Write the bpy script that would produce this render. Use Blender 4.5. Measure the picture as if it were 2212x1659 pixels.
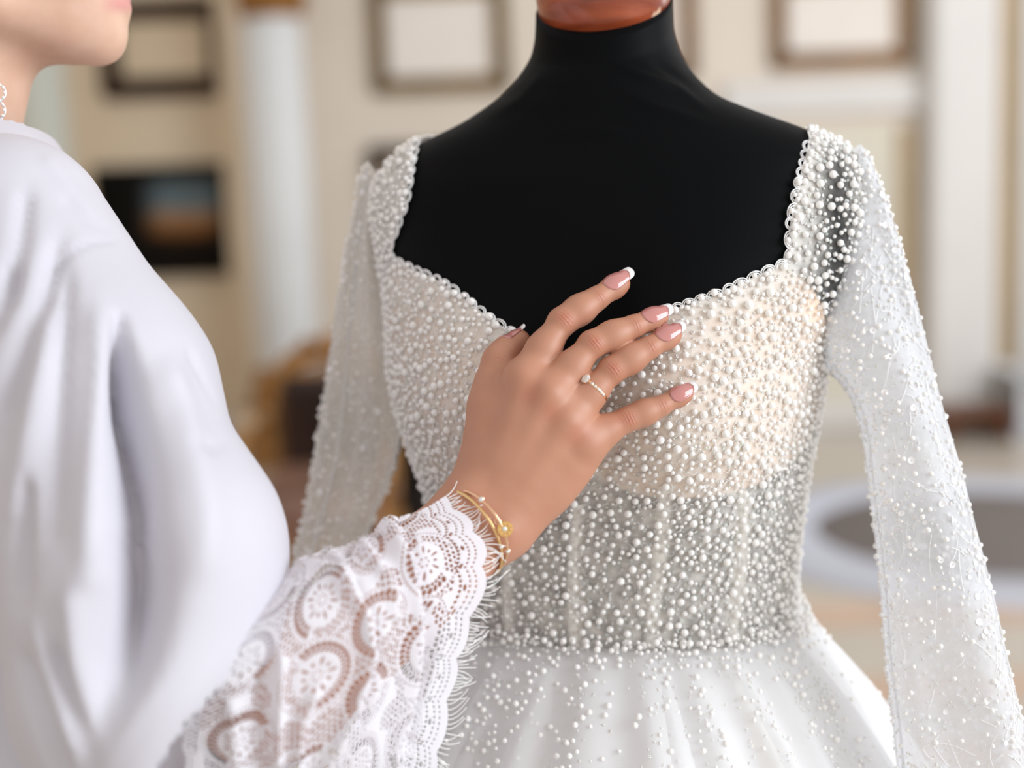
import bpy, math, random
import numpy as np
from mathutils import Vector, Matrix
from mathutils.bvhtree import BVHTree

# ------------------------------------------------------------------ clear
for o in list(bpy.data.objects):
    bpy.data.objects.remove(o)
SC = bpy.context.scene
COL = SC.collection
rng = np.random.default_rng(7)
random.seed(7)

# ------------------------------------------------------------------ camera
W, H = 2212.0, 1659.0
LENS = 50.0
F = LENS / 36.0 * W
CAM = np.array([0.0, 0.0, 1.28])
PITCH, ROLL = math.radians(8.0), math.radians(-2.0)
FWD = np.array([0, math.cos(PITCH), -math.sin(PITCH)])
_r = np.array([1.0, 0, 0]); _u = np.array([0, math.sin(PITCH), math.cos(PITCH)])
RIGHT = math.cos(ROLL) * _r + math.sin(ROLL) * _u
UP = -math.sin(ROLL) * _r + math.cos(ROLL) * _u
CAMROT = np.stack([RIGHT, UP, -FWD], axis=1)          # columns: camera axes in the world
cd = bpy.data.cameras.new('camera')
cam = bpy.data.objects.new('camera', cd)
COL.objects.link(cam)
m4 = Matrix.Identity(4)
for i in range(3):
    for j in range(3):
        m4[i][j] = CAMROT[i, j]
    m4[i][3] = CAM[i]
cam.matrix_world = m4
cd.lens = LENS
cd.sensor_width = 36.0
cd.sensor_fit = 'HORIZONTAL'
cd.clip_start = 0.05
cd.dof.use_dof = True
cd.dof.focus_distance = 0.925
cd.dof.aperture_fstop = 2.2
SC.camera = cam

# ------------------------------------------------------------------ light
SC.view_settings.view_transform = 'Standard'
SC.view_settings.look = 'None'
SC.view_settings.gamma = 1.0
SC.view_settings.use_curve_mapping = False
SC.view_settings.exposure = 0.0
wd = bpy.data.worlds.new('world'); SC.world = wd
wd.use_nodes = True
bg = wd.node_tree.nodes['Background']
bg.inputs[0].default_value = (1.0, 0.965, 0.93, 1)
bg.inputs[1].default_value = 0.75

def area(name, loc, target, sx, sy, power, color):
    l = bpy.data.lights.new(name, 'AREA')
    l.shape = 'RECTANGLE'; l.size = sx; l.size_y = sy
    l.energy = power; l.color = color
    o = bpy.data.objects.new(name, l)
    COL.objects.link(o)
    o.location = loc
    d = Vector(target) - Vector(loc)
    o.rotation_euler = d.to_track_quat('-Z', 'Y').to_euler()
    return o
area('window_daylight', (3.2, -0.3, 2.1), (0.0, 1.2, 1.1), 2.2, 2.4, 128, (0.86, 0.93, 1.0))
area('far_window_daylight', (3.6, 4.2, 2.2), (0.0, 6.0, 1.2), 2.2, 2.4, 60, (0.95, 0.97, 1.0))

# ------------------------------------------------------------------ projection helpers
def unproj(px, py, d):
    """world point seen at pixel (px, py) at distance d along the view axis"""
    return CAM + RIGHT * ((px - W / 2) / F * d) + UP * (-(py - H / 2) / F * d) + FWD * d
def camp(px, py, d):
    """the same point in camera axes (right, up, depth), metres"""
    return np.array([(px - W / 2) / F * d, -(py - H / 2) / F * d, d])
def cam2world(v):
    v = np.asarray(v)
    return CAM + v[..., 0:1] * RIGHT + v[..., 1:2] * UP + v[..., 2:3] * FWD
def on_y(px, py, y):
    d = RIGHT * ((px - W / 2) / F) + UP * (-(py - H / 2) / F) + FWD
    return CAM + d * (y / d[1])
def on_z(px, py, z):
    d = RIGHT * ((px - W / 2) / F) + UP * (-(py - H / 2) / F) + FWD
    return CAM + d * ((z - CAM[2]) / d[2])
def project(p):
    q = np.asarray(p) - CAM
    x, y, d = q @ RIGHT, q @ UP, q @ FWD
    return W / 2 + x / d * F, H / 2 - y / d * F, d

# ------------------------------------------------------------------ materials
def lin(c):
    c = [v / 255.0 for v in c]
    return tuple((v / 12.92 if v <= 0.04045 else ((v + 0.055) / 1.055) ** 2.4) for v in c) + (1.0,)
def new_mat(name):
    m = bpy.data.materials.new(name); m.use_nodes = True
    return m, m.node_tree.nodes, m.node_tree.links, m.node_tree.nodes['Principled BSDF']
def pmat(name, srgb, rough=0.5, metal=0.0, noise=0.0, nscale=20.0, bump=0.0, bscale=200.0, **kw):
    m, N, L, b = new_mat(name)
    b.inputs['Base Color'].default_value = lin(srgb)
    b.inputs['Roughness'].default_value = rough
    b.inputs['Metallic'].default_value = metal
    for k, v in kw.items():
        b.inputs[k.replace('_', ' ')].default_value = v
    tc = N.new('ShaderNodeTexCoord')
    if noise > 0:
        n = N.new('ShaderNodeTexNoise'); n.inputs['Scale'].default_value = nscale
        n.inputs['Detail'].default_value = 4
        r = N.new('ShaderNodeValToRGB')
        c = lin(srgb)
        r.color_ramp.elements[0].color = tuple(max(0, v * (1 - noise)) for v in c[:3]) + (1,)
        r.color_ramp.elements[1].color = tuple(min(1, v * (1 + noise)) for v in c[:3]) + (1,)
        r.color_ramp.elements[0].position = 0.3; r.color_ramp.elements[1].position = 0.7
        L.new(tc.outputs['Object'], n.inputs['Vector'])
        L.new(n.outputs['Fac'], r.inputs['Fac']); L.new(r.outputs['Color'], b.inputs['Base Color'])
    if bump > 0:
        n2 = N.new('ShaderNodeTexNoise'); n2.inputs['Scale'].default_value = bscale
        bp = N.new('ShaderNodeBump'); bp.inputs['Strength'].default_value = bump
        bp.inputs['Distance'].default_value = 0.001
        L.new(tc.outputs['Object'], n2.inputs['Vector'])
        L.new(n2.outputs['Fac'], bp.inputs['Height']); L.new(bp.outputs['Normal'], b.inputs['Normal'])
    return m

def sheer_mat(name, srgb, alpha, attr=None, cut=None, transl=0.35, var=0.0, vscale=60.0):
    """woven net: part see-through, part diffuse, part translucent; attr scales the cover, cut trims the edge"""
    m, N, L, b = new_mat(name)
    N.remove(b)
    out = N['Material Output']
    tr = N.new('ShaderNodeBsdfTransparent')
    df = N.new('ShaderNodeBsdfDiffuse'); df.inputs[0].default_value = lin(srgb)
    tl = N.new('ShaderNodeBsdfTranslucent'); tl.inputs[0].default_value = lin(srgb)
    mx = N.new('ShaderNodeMixShader'); mx.inputs[0].default_value = transl
    L.new(df.outputs[0], mx.inputs[1]); L.new(tl.outputs[0], mx.inputs[2])
    mm = N.new('ShaderNodeMixShader')
    L.new(tr.outputs[0], mm.inputs[1]); L.new(mx.outputs[0], mm.inputs[2])
    val = N.new('ShaderNodeValue'); val.outputs[0].default_value = alpha
    cur = val.outputs[0]
    def mul(a, bsock):
        q = N.new('ShaderNodeMath'); q.operation = 'MULTIPLY'; q.use_clamp = True
        L.new(a, q.inputs[0]); L.new(bsock, q.inputs[1]); return q.outputs[0]
    if attr:
        a = N.new('ShaderNodeAttribute'); a.attribute_name = attr
        cur = mul(cur, a.outputs['Fac'])
    if var > 0:
        tc = N.new('ShaderNodeTexCoord')
        n = N.new('ShaderNodeTexNoise'); n.inputs['Scale'].default_value = vscale; n.inputs['Detail'].default_value = 6
        mr = N.new('ShaderNodeMapRange')
        mr.inputs['From Min'].default_value = 0.3; mr.inputs['From Max'].default_value = 0.7
        mr.inputs['To Min'].default_value = 1 - var; mr.inputs['To Max'].default_value = 1 + var
        L.new(tc.outputs['Object'], n.inputs['Vector']); L.new(n.outputs['Fac'], mr.inputs['Value'])
        cur = mul(cur, mr.outputs[0])
    if cut:
        a = N.new('ShaderNodeAttribute'); a.attribute_name = cut
        g = N.new('ShaderNodeMath'); g.operation = 'GREATER_THAN'; g.inputs[1].default_value = 0.0
        L.new(a.outputs['Fac'], g.inputs[0]); cur = mul(cur, g.outputs[0])
    L.new(cur, mm.inputs[0]); L.new(mm.outputs[0], out.inputs[0])
    return m

# ------------------------------------------------------------------ mesh helpers
def mesh_np(name, V, faces, smooth=True):
    """V (n,3); faces: list of int arrays (k,3) or (k,4)"""
    V = np.asarray(V, dtype=np.float32)
    faces = [np.asarray(f, dtype=np.int32) for f in faces if len(f)]
    me = bpy.data.meshes.new(name)
    me.vertices.add(len(V)); me.vertices.foreach_set('co', V.ravel())
    nl = sum(f.size for f in faces); npoly = sum(len(f) for f in faces)
    me.loops.add(nl); me.polygons.add(npoly)
    me.loops.foreach_set('vertex_index', np.concatenate([f.ravel() for f in faces]))
    starts, off = [], 0
    for f in faces:
        starts.append(off + np.arange(len(f)) * f.shape[1]); off += f.size
    me.polygons.foreach_set('loop_start', np.concatenate(starts).astype(np.int32))
    me.polygons.foreach_set('use_smooth', np.full(npoly, smooth))
    me.update(calc_edges=True); me.validate()
    return me
class MB:
    """collects pieces of ONE mesh"""
    def __init__(s): s.V = []; s.F = {3: [], 4: []}; s.n = 0
    def add(s, V, *faces):
        V = np.asarray(V, dtype=float)
        for f in faces:
            f = np.asarray(f, dtype=int)
            if len(f): s.F[f.shape[1]].append(f + s.n)
        s.V.append(V); s.n += len(V); return s
    def mesh(s, name, smooth=True):
        fs = [np.concatenate(s.F[k]) for k in (3, 4) if s.F[k]]
        return mesh_np(name, np.concatenate(s.V), fs, smooth)
    def build(s, name, mat, parent=None, smooth=True):
        return link(name, s.mesh(name, smooth), mat, parent)
    def box(s, c, sz, bev=0.0, R=None):
        x, y, z = [v / 2 for v in sz]
        b = min(bev, x * .9, y * .9, z * .9)
        if b <= 0:
            V = np.array([[i * x, j * y, k * z] for i in (-1, 1) for j in (-1, 1) for k in (-1, 1)], float)
            Fq = [[0, 1, 3, 2], [4, 6, 7, 5], [0, 4, 5, 1], [2, 3, 7, 6], [0, 2, 6, 4], [1, 5, 7, 3]]
            V = V if R is None else V @ np.asarray(R).T
            return s.add(V + np.array(c), Fq)
        V, idx = [], {}
        for i in (-1, 1):
            for j in (-1, 1):
                for k in (-1, 1):
                    for a in range(3):
                        p = [i * (x - b), j * (y - b), k * (z - b)]
                        p[a] = [i * x, j * y, k * z][a]
                        idx[(i, j, k, a)] = len(V); V.append(p)
        Fq, Ft = [], []
        for a in range(3):
            o = [q for q in range(3) if q != a]
            for sgn in (-1, 1):
                q = []
                for (u, v) in ((-1, -1), (1, -1), (1, 1), (-1, 1)):
                    t = [0, 0, 0]; t[a] = sgn; t[o[0]] = u; t[o[1]] = v
                    q.append(idx[(t[0], t[1], t[2], a)])
                Fq.append(q)
        for a in range(3):                      # edges along axis a
            o = [q for q in range(3) if q != a]
            for u in (-1, 1):
                for v in (-1, 1):
                    t1 = [0, 0, 0]; t1[o[0]] = u; t1[o[1]] = v
                    ta = list(t1); ta[a] = -1; tb = list(t1); tb[a] = 1
                    Fq.append([idx[(*ta, o[0])], idx[(*ta, o[1])], idx[(*tb, o[1])], idx[(*tb, o[0])]])
        for i in (-1, 1):
            for j in (-1, 1):
                for k in (-1, 1):
                    Ft.append([idx[(i, j, k, 0)], idx[(i, j, k, 1)], idx[(i, j, k, 2)]])
        V = np.array(V)
        V = V if R is None else V @ np.asarray(R).T
        return s.add(V + np.array(c), Fq, Ft)
    def tube(s, P, r, n=8, closed=False, caps=True):
        P = np.asarray(P, float); k = len(P)
        r = np.broadcast_to(np.asarray(r, float), (k,))
        T = np.gradient(P, axis=0) if not closed else np.roll(P, -1, 0) - np.roll(P, 1, 0)
        T /= np.linalg.norm(T, axis=1, keepdims=True) + 1e-12
        a = np.array([0, 0, 1.0]) if abs(T[0][2]) < .9 else np.array([1.0, 0, 0])
        U = np.zeros_like(P); u = a - T[0] * (a @ T[0]); u /= np.linalg.norm(u)
        for i in range(k):
            u = u - T[i] * (u @ T[i]); u /= np.linalg.norm(u) + 1e-12; U[i] = u
        B = np.cross(T, U)
        an = np.arange(n) / n * 2 * math.pi
        V = P[:, None] + r[:, None, None] * (np.cos(an)[None, :, None] * U[:, None] + np.sin(an)[None, :, None] * B[:, None])
        V = V.reshape(-1, 3)
        q = []
        for i in range(k if closed else k - 1):
            i2 = (i + 1) % k
            for j in range(n):
                j2 = (j + 1) % n
                q.append([i * n + j, i * n + j2, i2 * n + j2, i2 * n + j])
        t = []
        if caps and not closed:
            V = np.concatenate([V, P[:1], P[-1:]]); c0, c1 = len(V) - 2, len(V) - 1
            for j in range(n):
                j2 = (j + 1) % n
                t.append([c0, j2, j]); t.append([c1, (k - 1) * n + j, (k - 1) * n + j2])
        return s.add(V, q, t)
    def lathe(s, prof, c=(0, 0, 0), n=32, R=None, ax=(1, 1)):
        prof = np.asarray(prof, float); k = len(prof)
        an = np.arange(n) / n * 2 * math.pi
        V = np.stack([prof[:, 0:1] * np.cos(an) * ax[0], prof[:, 0:1] * np.sin(an) * ax[1],
                      np.repeat(prof[:, 1:2], n, 1)], -1).reshape(-1, 3)
        q = [[i * n + j, i * n + (j + 1) % n, (i + 1) * n + (j + 1) % n, (i + 1) * n + j]
             for i in range(k - 1) for j in range(n)]
        V = V if R is None else V @ np.asarray(R).T
        return s.add(V + np.array(c), q)
    def ball(s, c, r, sub=1, R=None):
        V, Fc = ICO[sub]
        sc = np.asarray(r) * V
        if R is not None: sc = sc @ np.asarray(R).T
        return s.add(sc + np.array(c), Fc)
def make_ico():
    t = (1 + 5 ** .5) / 2
    V = np.array([[-1, t, 0], [1, t, 0], [-1, -t, 0], [1, -t, 0], [0, -1, t], [0, 1, t], [0, -1, -t], [0, 1, -t],
                  [t, 0, -1], [t, 0, 1], [-t, 0, -1], [-t, 0, 1]], float)
    V /= np.linalg.norm(V, axis=1, keepdims=True)
    Fc = np.array([[0, 11, 5], [0, 5, 1], [0, 1, 7], [0, 7, 10], [0, 10, 11], [1, 5, 9], [5, 11, 4], [11, 10, 2],
                   [10, 7, 6], [7, 1, 8], [3, 9, 4], [3, 4, 2], [3, 2, 6], [3, 6, 8], [3, 8, 9], [4, 9, 5],
                   [2, 4, 11], [6, 2, 10], [8, 6, 7], [9, 8, 1]])
    out = [(V, Fc)]
    for _ in range(3):
        V = list(V); cache = {}; nf = []
        def mid(a, b):
            k = (min(a, b), max(a, b))
            if k not in cache:
                p = (V[a] + V[b]); cache[k] = len(V); V.append(p / np.linalg.norm(p))
            return cache[k]
        for a, b, c in Fc:
            x, y, z = mid(a, b), mid(b, c), mid(c, a)
            nf += [[a, x, z], [b, y, x], [c, z, y], [x, y, z]]
        V, Fc = np.array(V), np.array(nf)
        out.append((V, Fc))
    return out
ICO = make_ico()
def link(name, me, mat=None, parent=None):
    o = bpy.data.objects.new(name, me)
    if mat is not None: me.materials.append(mat)
    COL.objects.link(o)
    if parent is not None: o.parent = parent
    return o
def scatter(V0, F0, pos, scale, rot=None):
    """many copies of a small mesh as arrays"""
    n = len(pos)
    sc = np.asarray(scale, float).reshape(n, 1, -1)
    X = V0[None] * sc
    if rot is not None: X = np.einsum('nij,nkj->nki', rot, X)
    X = X + np.asarray(pos)[:, None]
    return X.reshape(-1, 3), (F0[None] + (np.arange(n) * len(V0))[:, None, None]).reshape(-1, F0.shape[1])
def frames_from_normals(Nrm, spin=True):
    n = len(Nrm)
    a = np.tile(np.array([0.13, 0.2, 0.97]), (n, 1))
    u = np.cross(a, Nrm); u /= np.linalg.norm(u, axis=1, keepdims=True) + 1e-9
    v = np.cross(Nrm, u)
    if spin:
        t = rng.uniform(0, 6.283, n)[:, None]
        u, v = u * np.cos(t) + v * np.sin(t), -u * np.sin(t) + v * np.cos(t)
    return np.stack([u, v, Nrm], axis=2)
def empty(name, loc, label, cat, group=None):
    o = bpy.data.objects.new(name, None); COL.objects.link(o)
    o.empty_display_size = 0.05
    o['label'] = label; o['category'] = cat
    if group: o['group'] = group
    o.location = loc
    return o
class Thing:
    """an Empty at the base of a thing; parts are built in world coordinates and hang under it"""
    def __init__(s, name, loc, label, cat, group=None):
        s.o = empty(name, loc, label, cat, group); s.loc = np.array(loc, float)
    def part(s, name, mb, mat, parent=None, smooth=True, label=None, kind=None):
        me = mb.mesh(name, smooth) if isinstance(mb, MB) else mb
        n = len(me.vertices); co = np.empty(n * 3, np.float32); me.vertices.foreach_get('co', co)
        co = co.reshape(-1, 3) - s.loc.astype(np.float32); me.vertices.foreach_set('co', co.ravel()); me.update()
        o = link(name, me, mat, parent if parent is not None else s.o)
        if label: o['label'] = label
        if kind: o['kind'] = kind
        return o
def struct(name, mb, mat, smooth=False):
    o = mb.build(name, mat, None, smooth); o['kind'] = 'structure'; return o
def fattr(me, name, vals):
    a = me.attributes.new(name, 'FLOAT', 'POINT'); a.data.foreach_set('value', np.asarray(vals, np.float32))
def grid_quads(nu, nv, wrap_u=False, wrap_v=False):
    i = np.arange(nu if wrap_u else nu - 1); j = np.arange(nv if wrap_v else nv - 1)
    I, J = np.meshgrid(i, j, indexing='ij'); I2, J2 = (I + 1) % nu, (J + 1) % nv
    return np.stack([I * nv + J, I2 * nv + J, I2 * nv + J2, I * nv + J2], -1).reshape(-1, 4)
def grid_normals(P, wrap_u=False):
    du = (np.roll(P, -1, 0) - np.roll(P, 1, 0)) if wrap_u else np.gradient(P, axis=0)
    dv = np.gradient(P, axis=1)
    n = np.cross(du, dv); return n / (np.linalg.norm(n, axis=-1, keepdims=True) + 1e-12)
def catmull(P, n):
    """smooth curve through the rows of P, n samples (per row index spacing)"""
    P = np.asarray(P, float); k = len(P)
    t = np.linspace(0, k - 1, n); i = np.minimum(t.astype(int), k - 2); f = (t - i)[:, None]
    sh = P.reshape(k, -1)
    g = lambda a: sh[np.clip(a, 0, k - 1)]
    p0, p1, p2, p3 = g(i - 1), g(i), g(i + 1), g(i + 2)
    r = .5 * (2 * p1 + (p2 - p0) * f + (2 * p0 - 5 * p1 + 4 * p2 - p3) * f ** 2 + (3 * p1 - p0 - 3 * p2 + p3) * f ** 3)
    return r.reshape((n,) + P.shape[1:])
def sstep(a, b, x):
    t = np.clip((x - a) / (b - a), 0, 1); return t * t * (3 - 2 * t)
def poly_sd(P, poly):
    """signed distance to a closed polygon, positive outside"""
    P = np.asarray(P); poly = np.asarray(poly)
    d = np.full(len(P), 1e9); ins = np.zeros(len(P), bool)
    for a, b in zip(poly, np.roll(poly, -1, 0)):
        e = b - a; w = P - a
        t = np.clip((w @ e) / (e @ e + 1e-12), 0, 1)
        d = np.minimum(d, np.linalg.norm(w - t[:, None] * e, axis=1))
        c = (a[1] > P[:, 1]) != (b[1] > P[:, 1])
        xx = (b[0] - a[0]) * (P[:, 1] - a[1]) / (b[1] - a[1] + 1e-12) + a[0]
        ins ^= c & (P[:, 0] < xx)
    return np.where(ins, -d, d)
def line_d(P, line):
    """distance to an open polyline and the fraction along it"""
    P = np.asarray(P); line = np.asarray(line, float)
    best = np.full(len(P), 1e9); fr = np.zeros(len(P)); side = np.zeros(len(P)); k = len(line) - 1
    for i in range(k):
        a, b = line[i], line[i + 1]; e = b - a; w = P - a
        t = np.clip((w @ e) / (e @ e), 0, 1)
        d = np.linalg.norm(w - t[:, None] * e, axis=1); u = d < best
        best[u] = d[u]; fr[u] = (i + t[u]) / k
    return best, fr

# ------------------------------------------------------------------ signed distance modelling of bodies
class SDF:
    def __init__(s, lo, hi, h):
        s.lo = np.array(lo, float); s.h = h
        s.n = np.ceil((np.array(hi) - s.lo) / h).astype(int) + 1
        s.ax = [s.lo[i] + np.arange(s.n[i]) * h for i in range(3)]
    def field(s): return np.full(s.n, 0.05, np.float32)
    def sub(s, lo, hi):
        a = np.clip(np.floor((lo - s.lo) / s.h).astype(int), 0, s.n - 1)
        b = np.clip(np.ceil((hi - s.lo) / s.h).astype(int) + 1, 0, s.n)
        if np.any(b <= a): return None, None
        sl = tuple(slice(a[i], b[i]) for i in range(3))
        X = np.meshgrid(*[s.ax[i][sl[i]].astype(np.float32) for i in range(3)], indexing='ij', sparse=True)
        return sl, X
    def cone(s, D, a, b, ra, rb, k=0.004, op='u'):
        a, b = np.asarray(a, float), np.asarray(b, float)
        m = max(ra, rb) + k + 0.03
        sl, X = s.sub(np.minimum(a, b) - m, np.maximum(a, b) + m)
        if sl is None: return D
        e = b - a; L2 = e @ e + 1e-12
        t = ((X[0] - a[0]) * e[0] + (X[1] - a[1]) * e[1] + (X[2] - a[2]) * e[2]) / L2
        t = np.clip(t, 0, 1)
        d = np.sqrt((X[0] - a[0] - t * e[0]) ** 2 + (X[1] - a[1] - t * e[1]) ** 2 + (X[2] - a[2] - t * e[2]) ** 2)
        return s.comb(D, sl, d - (ra + (rb - ra) * t), k, op)
    def ell(s, D, c, r, k=0.004, op='u', R=None):
        c, r = np.asarray(c, float), np.asarray(r, float)
        m = r.max() + k + 0.03
        sl, X = s.sub(c - m, c + m)
        if sl is None: return D
        x, y, z = X[0] - c[0], X[1] - c[1], X[2] - c[2]
        if R is not None:
            R = np.asarray(R)
            x, y, z = [R[0, i] * x + R[1, i] * y + R[2, i] * z for i in range(3)]
        k0 = np.sqrt((x / r[0]) ** 2 + (y / r[1]) ** 2 + (z / r[2]) ** 2)
        k1 = np.sqrt((x / r[0] ** 2) ** 2 + (y / r[1] ** 2) ** 2 + (z / r[2] ** 2) ** 2) + 1e-9
        return s.comb(D, sl, k0 * (k0 - 1) / k1, k, op)
    @staticmethod
    def smin(a, b, k):
        if k <= 0: return np.minimum(a, b)
        hh = np.maximum(k - np.abs(a - b), 0) / k
        return np.minimum(a, b) - hh * hh * k * .25
    def comb(s, D, sl, d, k, op):
        if op == 'u': D[sl] = s.smin(D[sl], d, k)
        elif op == 's': D[sl] = -s.smin(-D[sl], d, k)
        return D
    def mesh(s, D, smooth=2):
        ins = D < 0
        c = np.zeros(np.array(D.shape) - 1, np.int8)
        for i in (0, 1):
            for j in (0, 1):
                for k in (0, 1):
                    c += ins[i:D.shape[0] - 1 + i, j:D.shape[1] - 1 + j, k:D.shape[2] - 1 + k]
        act = (c > 0) & (c < 8)
        ijk = np.argwhere(act)
        idx = np.full(act.shape, -1, np.int32); idx[act] = np.arange(len(ijk))
        acc = np.zeros((len(ijk), 3)); cnt = np.zeros(len(ijk))
        cor = [(i, j, k) for i in (0, 1) for j in (0, 1) for k in (0, 1)]
        vals = {q: D[ijk[:, 0] + q[0], ijk[:, 1] + q[1], ijk[:, 2] + q[2]] for q in cor}
        for q in cor:
            for a in range(3):
                if q[a] == 0:
                    q2 = list(q); q2[a] = 1; q2 = tuple(q2)
                    v0, v1 = vals[q], vals[q2]
                    x = (v0 < 0) != (v1 < 0)
                    t = np.where(x, v0 / (v0 - v1 + 1e-20), 0)
                    p = np.tile(np.array(q, float), (len(ijk), 1)); p[:, a] += t
                    acc[x] += p[x]; cnt[x] += 1
        V = s.lo + (ijk + acc / cnt[:, None]) * s.h
        quads = []
        for a in range(3):
            o = [q for q in range(3) if q != a]
            A = [slice(None)] * 3; B = [slice(None)] * 3
            A[a] = slice(0, -1); B[a] = slice(1, None)
            x = ins[tuple(A)] != ins[tuple(B)]
            e = np.argwhere(x)
            ok = (e[:, o[0]] > 0) & (e[:, o[1]] > 0) & (e[:, o[0]] < act.shape[o[0]]) & (e[:, o[1]] < act.shape[o[1]])
            e = e[ok]
            fl = ins[tuple(e.T)]
            q = []
            for (u, v) in ((-1, -1), (0, -1), (0, 0), (-1, 0)):
                c2 = e.copy(); c2[:, o[0]] += u; c2[:, o[1]] += v
                q.append(idx[tuple(c2.T)])
            q = np.stack(q, 1)
            if a == 1: fl = ~fl
            q[~fl] = q[~fl][:, ::-1]
            quads.append(q)
        Q = np.concatenate(quads); Q = Q[(Q >= 0).all(1)]
        E = np.concatenate([Q[:, [i, (i + 1) % 4]] for i in range(4)])
        for it in range(smooth):
            for lam in (0.5, -0.51):
                sm = np.stack([np.bincount(E[:, 0], V[E[:, 1], q], len(V)) + np.bincount(E[:, 1], V[E[:, 0], q], len(V)) for q in range(3)], 1)
                dg = np.bincount(E[:, 0], minlength=len(V)) + np.bincount(E[:, 1], minlength=len(V))
                V = V + lam * (sm / np.maximum(dg, 1)[:, None] - V)
        return V, Q
def vnormals(V, Q):
    n = np.cross(V[Q[:, 2]] - V[Q[:, 0]], V[Q[:, 3]] - V[Q[:, 1]])
    N = np.zeros_like(V)
    for i in range(4):
        for q in range(3):
            N[:, q] += np.bincount(Q[:, i], n[:, q], len(V))
    return N / (np.linalg.norm(N, axis=1, keepdims=True) + 1e-12)

# ================================================================== THE ROOM
YW = 7.1
M_wall = pmat('cream_wall_paint', (225, 214, 200), 0.7, noise=0.03, nscale=3, bump=0.05, bscale=60)
M_wall_tan = pmat('tan_wall', (230, 212, 186), 0.7, noise=0.03, nscale=3, bump=0.05, bscale=60)  # slightly yellower than the cream, for the walls left of the column
M_trimw = pmat('white_trim_paint', (218, 215, 211), 0.5, noise=0.02, nscale=5)
M_panel = pmat('pale_green_panel_paint', (217, 211, 194), 0.6, noise=0.02, nscale=4)
M_tanstrip = pmat('ochre_trim_paint', (184, 160, 124), 0.55, noise=0.06, nscale=5)
M_marble = pmat('cream_marble', (190, 181, 169), 0.25, noise=0.06, nscale=2.5)
M_peach = pmat('peach_marble', (196, 168, 148), 0.25, noise=0.08, nscale=3)
M_gold = pmat('aged_gilding', (158, 110, 56), 0.5, 0.4, noise=0.25, nscale=14, bump=0.3, bscale=40)
M_goldwood = pmat('gilded_wood', (168, 122, 70), 0.5, 0.25, noise=0.3, nscale=10, bump=0.3, bscale=40)
M_column = pmat('white_stucco_marble', (228, 230, 231), 0.4, noise=0.03, nscale=4)
M_brownframe = pmat('dark_walnut', (62, 34, 16), 0.5, noise=0.3, nscale=12, bump=0.2, bscale=60)
M_bronzeframe = pmat('olive_bronze_gilding', (140, 112, 68), 0.5, 0.15, noise=0.25, nscale=12, bump=0.2, bscale=60)
M_amberframe = pmat('amber_wood', (150, 108, 62), 0.5, noise=0.25, nscale=12, bump=0.2, bscale=60)
M_blackframe = pmat('ebony_wood', (16, 13, 11), 0.5, noise=0.3, nscale=12, Specular_IOR_Level=0.15)
M_mat_tan = pmat('buff_mount', (222, 203, 174), 0.8, noise=0.03, nscale=6)
M_mat_white = pmat('ivory_mount', (236, 228, 219), 0.8, noise=0.03, nscale=6)
M_darkwood = pmat('dark_mahogany', (30, 20, 16), 0.4, noise=0.3, nscale=8)
M_plum = pmat('dusky_pink_velvet', (150, 112, 94), 0.9, noise=0.15, nscale=18)
M_umber = pmat('dark_umber_velvet', (58, 36, 28), 0.9, noise=0.2, nscale=18)
M_buff = pmat('buff_velvet', (182, 148, 106), 0.9, noise=0.15, nscale=18, Sheen_Weight=0.4)
M_redbrown = pmat('red_brown_wood', (128, 80, 52), 0.45, noise=0.25, nscale=8)
M_whitebox = pmat('white_lacquer', (228, 231, 236), 0.4, noise=0.02, nscale=8)
M_rug = pmat('grey_wool', (112, 104, 101), 0.95, noise=0.15, nscale=60, bump=0.5, bscale=300)
M_rugedge = pmat('pale_blue_wool', (186, 188, 198), 0.95, noise=0.08, nscale=60, bump=0.5, bscale=300)

XS = on_y(530, 500, YW)[0]                       # where the tan alcove meets the cream wall
b = MB(); b.box(((XS + 5.2) / 2, YW + 0.1, 1.9), (5.2 - XS, 0.2, 3.8)); struct('wall_back', b, M_wall)
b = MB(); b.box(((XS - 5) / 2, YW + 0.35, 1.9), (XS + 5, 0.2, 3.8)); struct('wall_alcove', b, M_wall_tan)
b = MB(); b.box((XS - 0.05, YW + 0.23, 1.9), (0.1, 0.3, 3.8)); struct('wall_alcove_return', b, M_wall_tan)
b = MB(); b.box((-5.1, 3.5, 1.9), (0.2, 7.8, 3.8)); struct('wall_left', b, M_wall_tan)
b = MB(); b.box((0.1, 3.0, -0.05), (10.2, 9.0, 0.1)); FLOOR = struct('floor', b, M_marble)
for py in (1330, 1495, 1640, 1790):              # peach bands let into the marble
    p = on_z(1800, py, 0); w = on_z(1800, py - 30, 0)[1] - on_z(1800, py + 30, 0)[1]
    b = MB(); b.box((0.3, p[1], 0.0015), (9, w, 0.005), 0.001)
    o = b.build('marble_band', M_peach, FLOOR, False)

def wall_rect(px0, py0, px1, py1, y):
    a = on_y((px0 + px1) / 2, (py0 + py1) / 2, y)
    d = project(a)[2]
    return a, (px1 - px0) / F * d, (py1 - py0) / F * d
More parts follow.
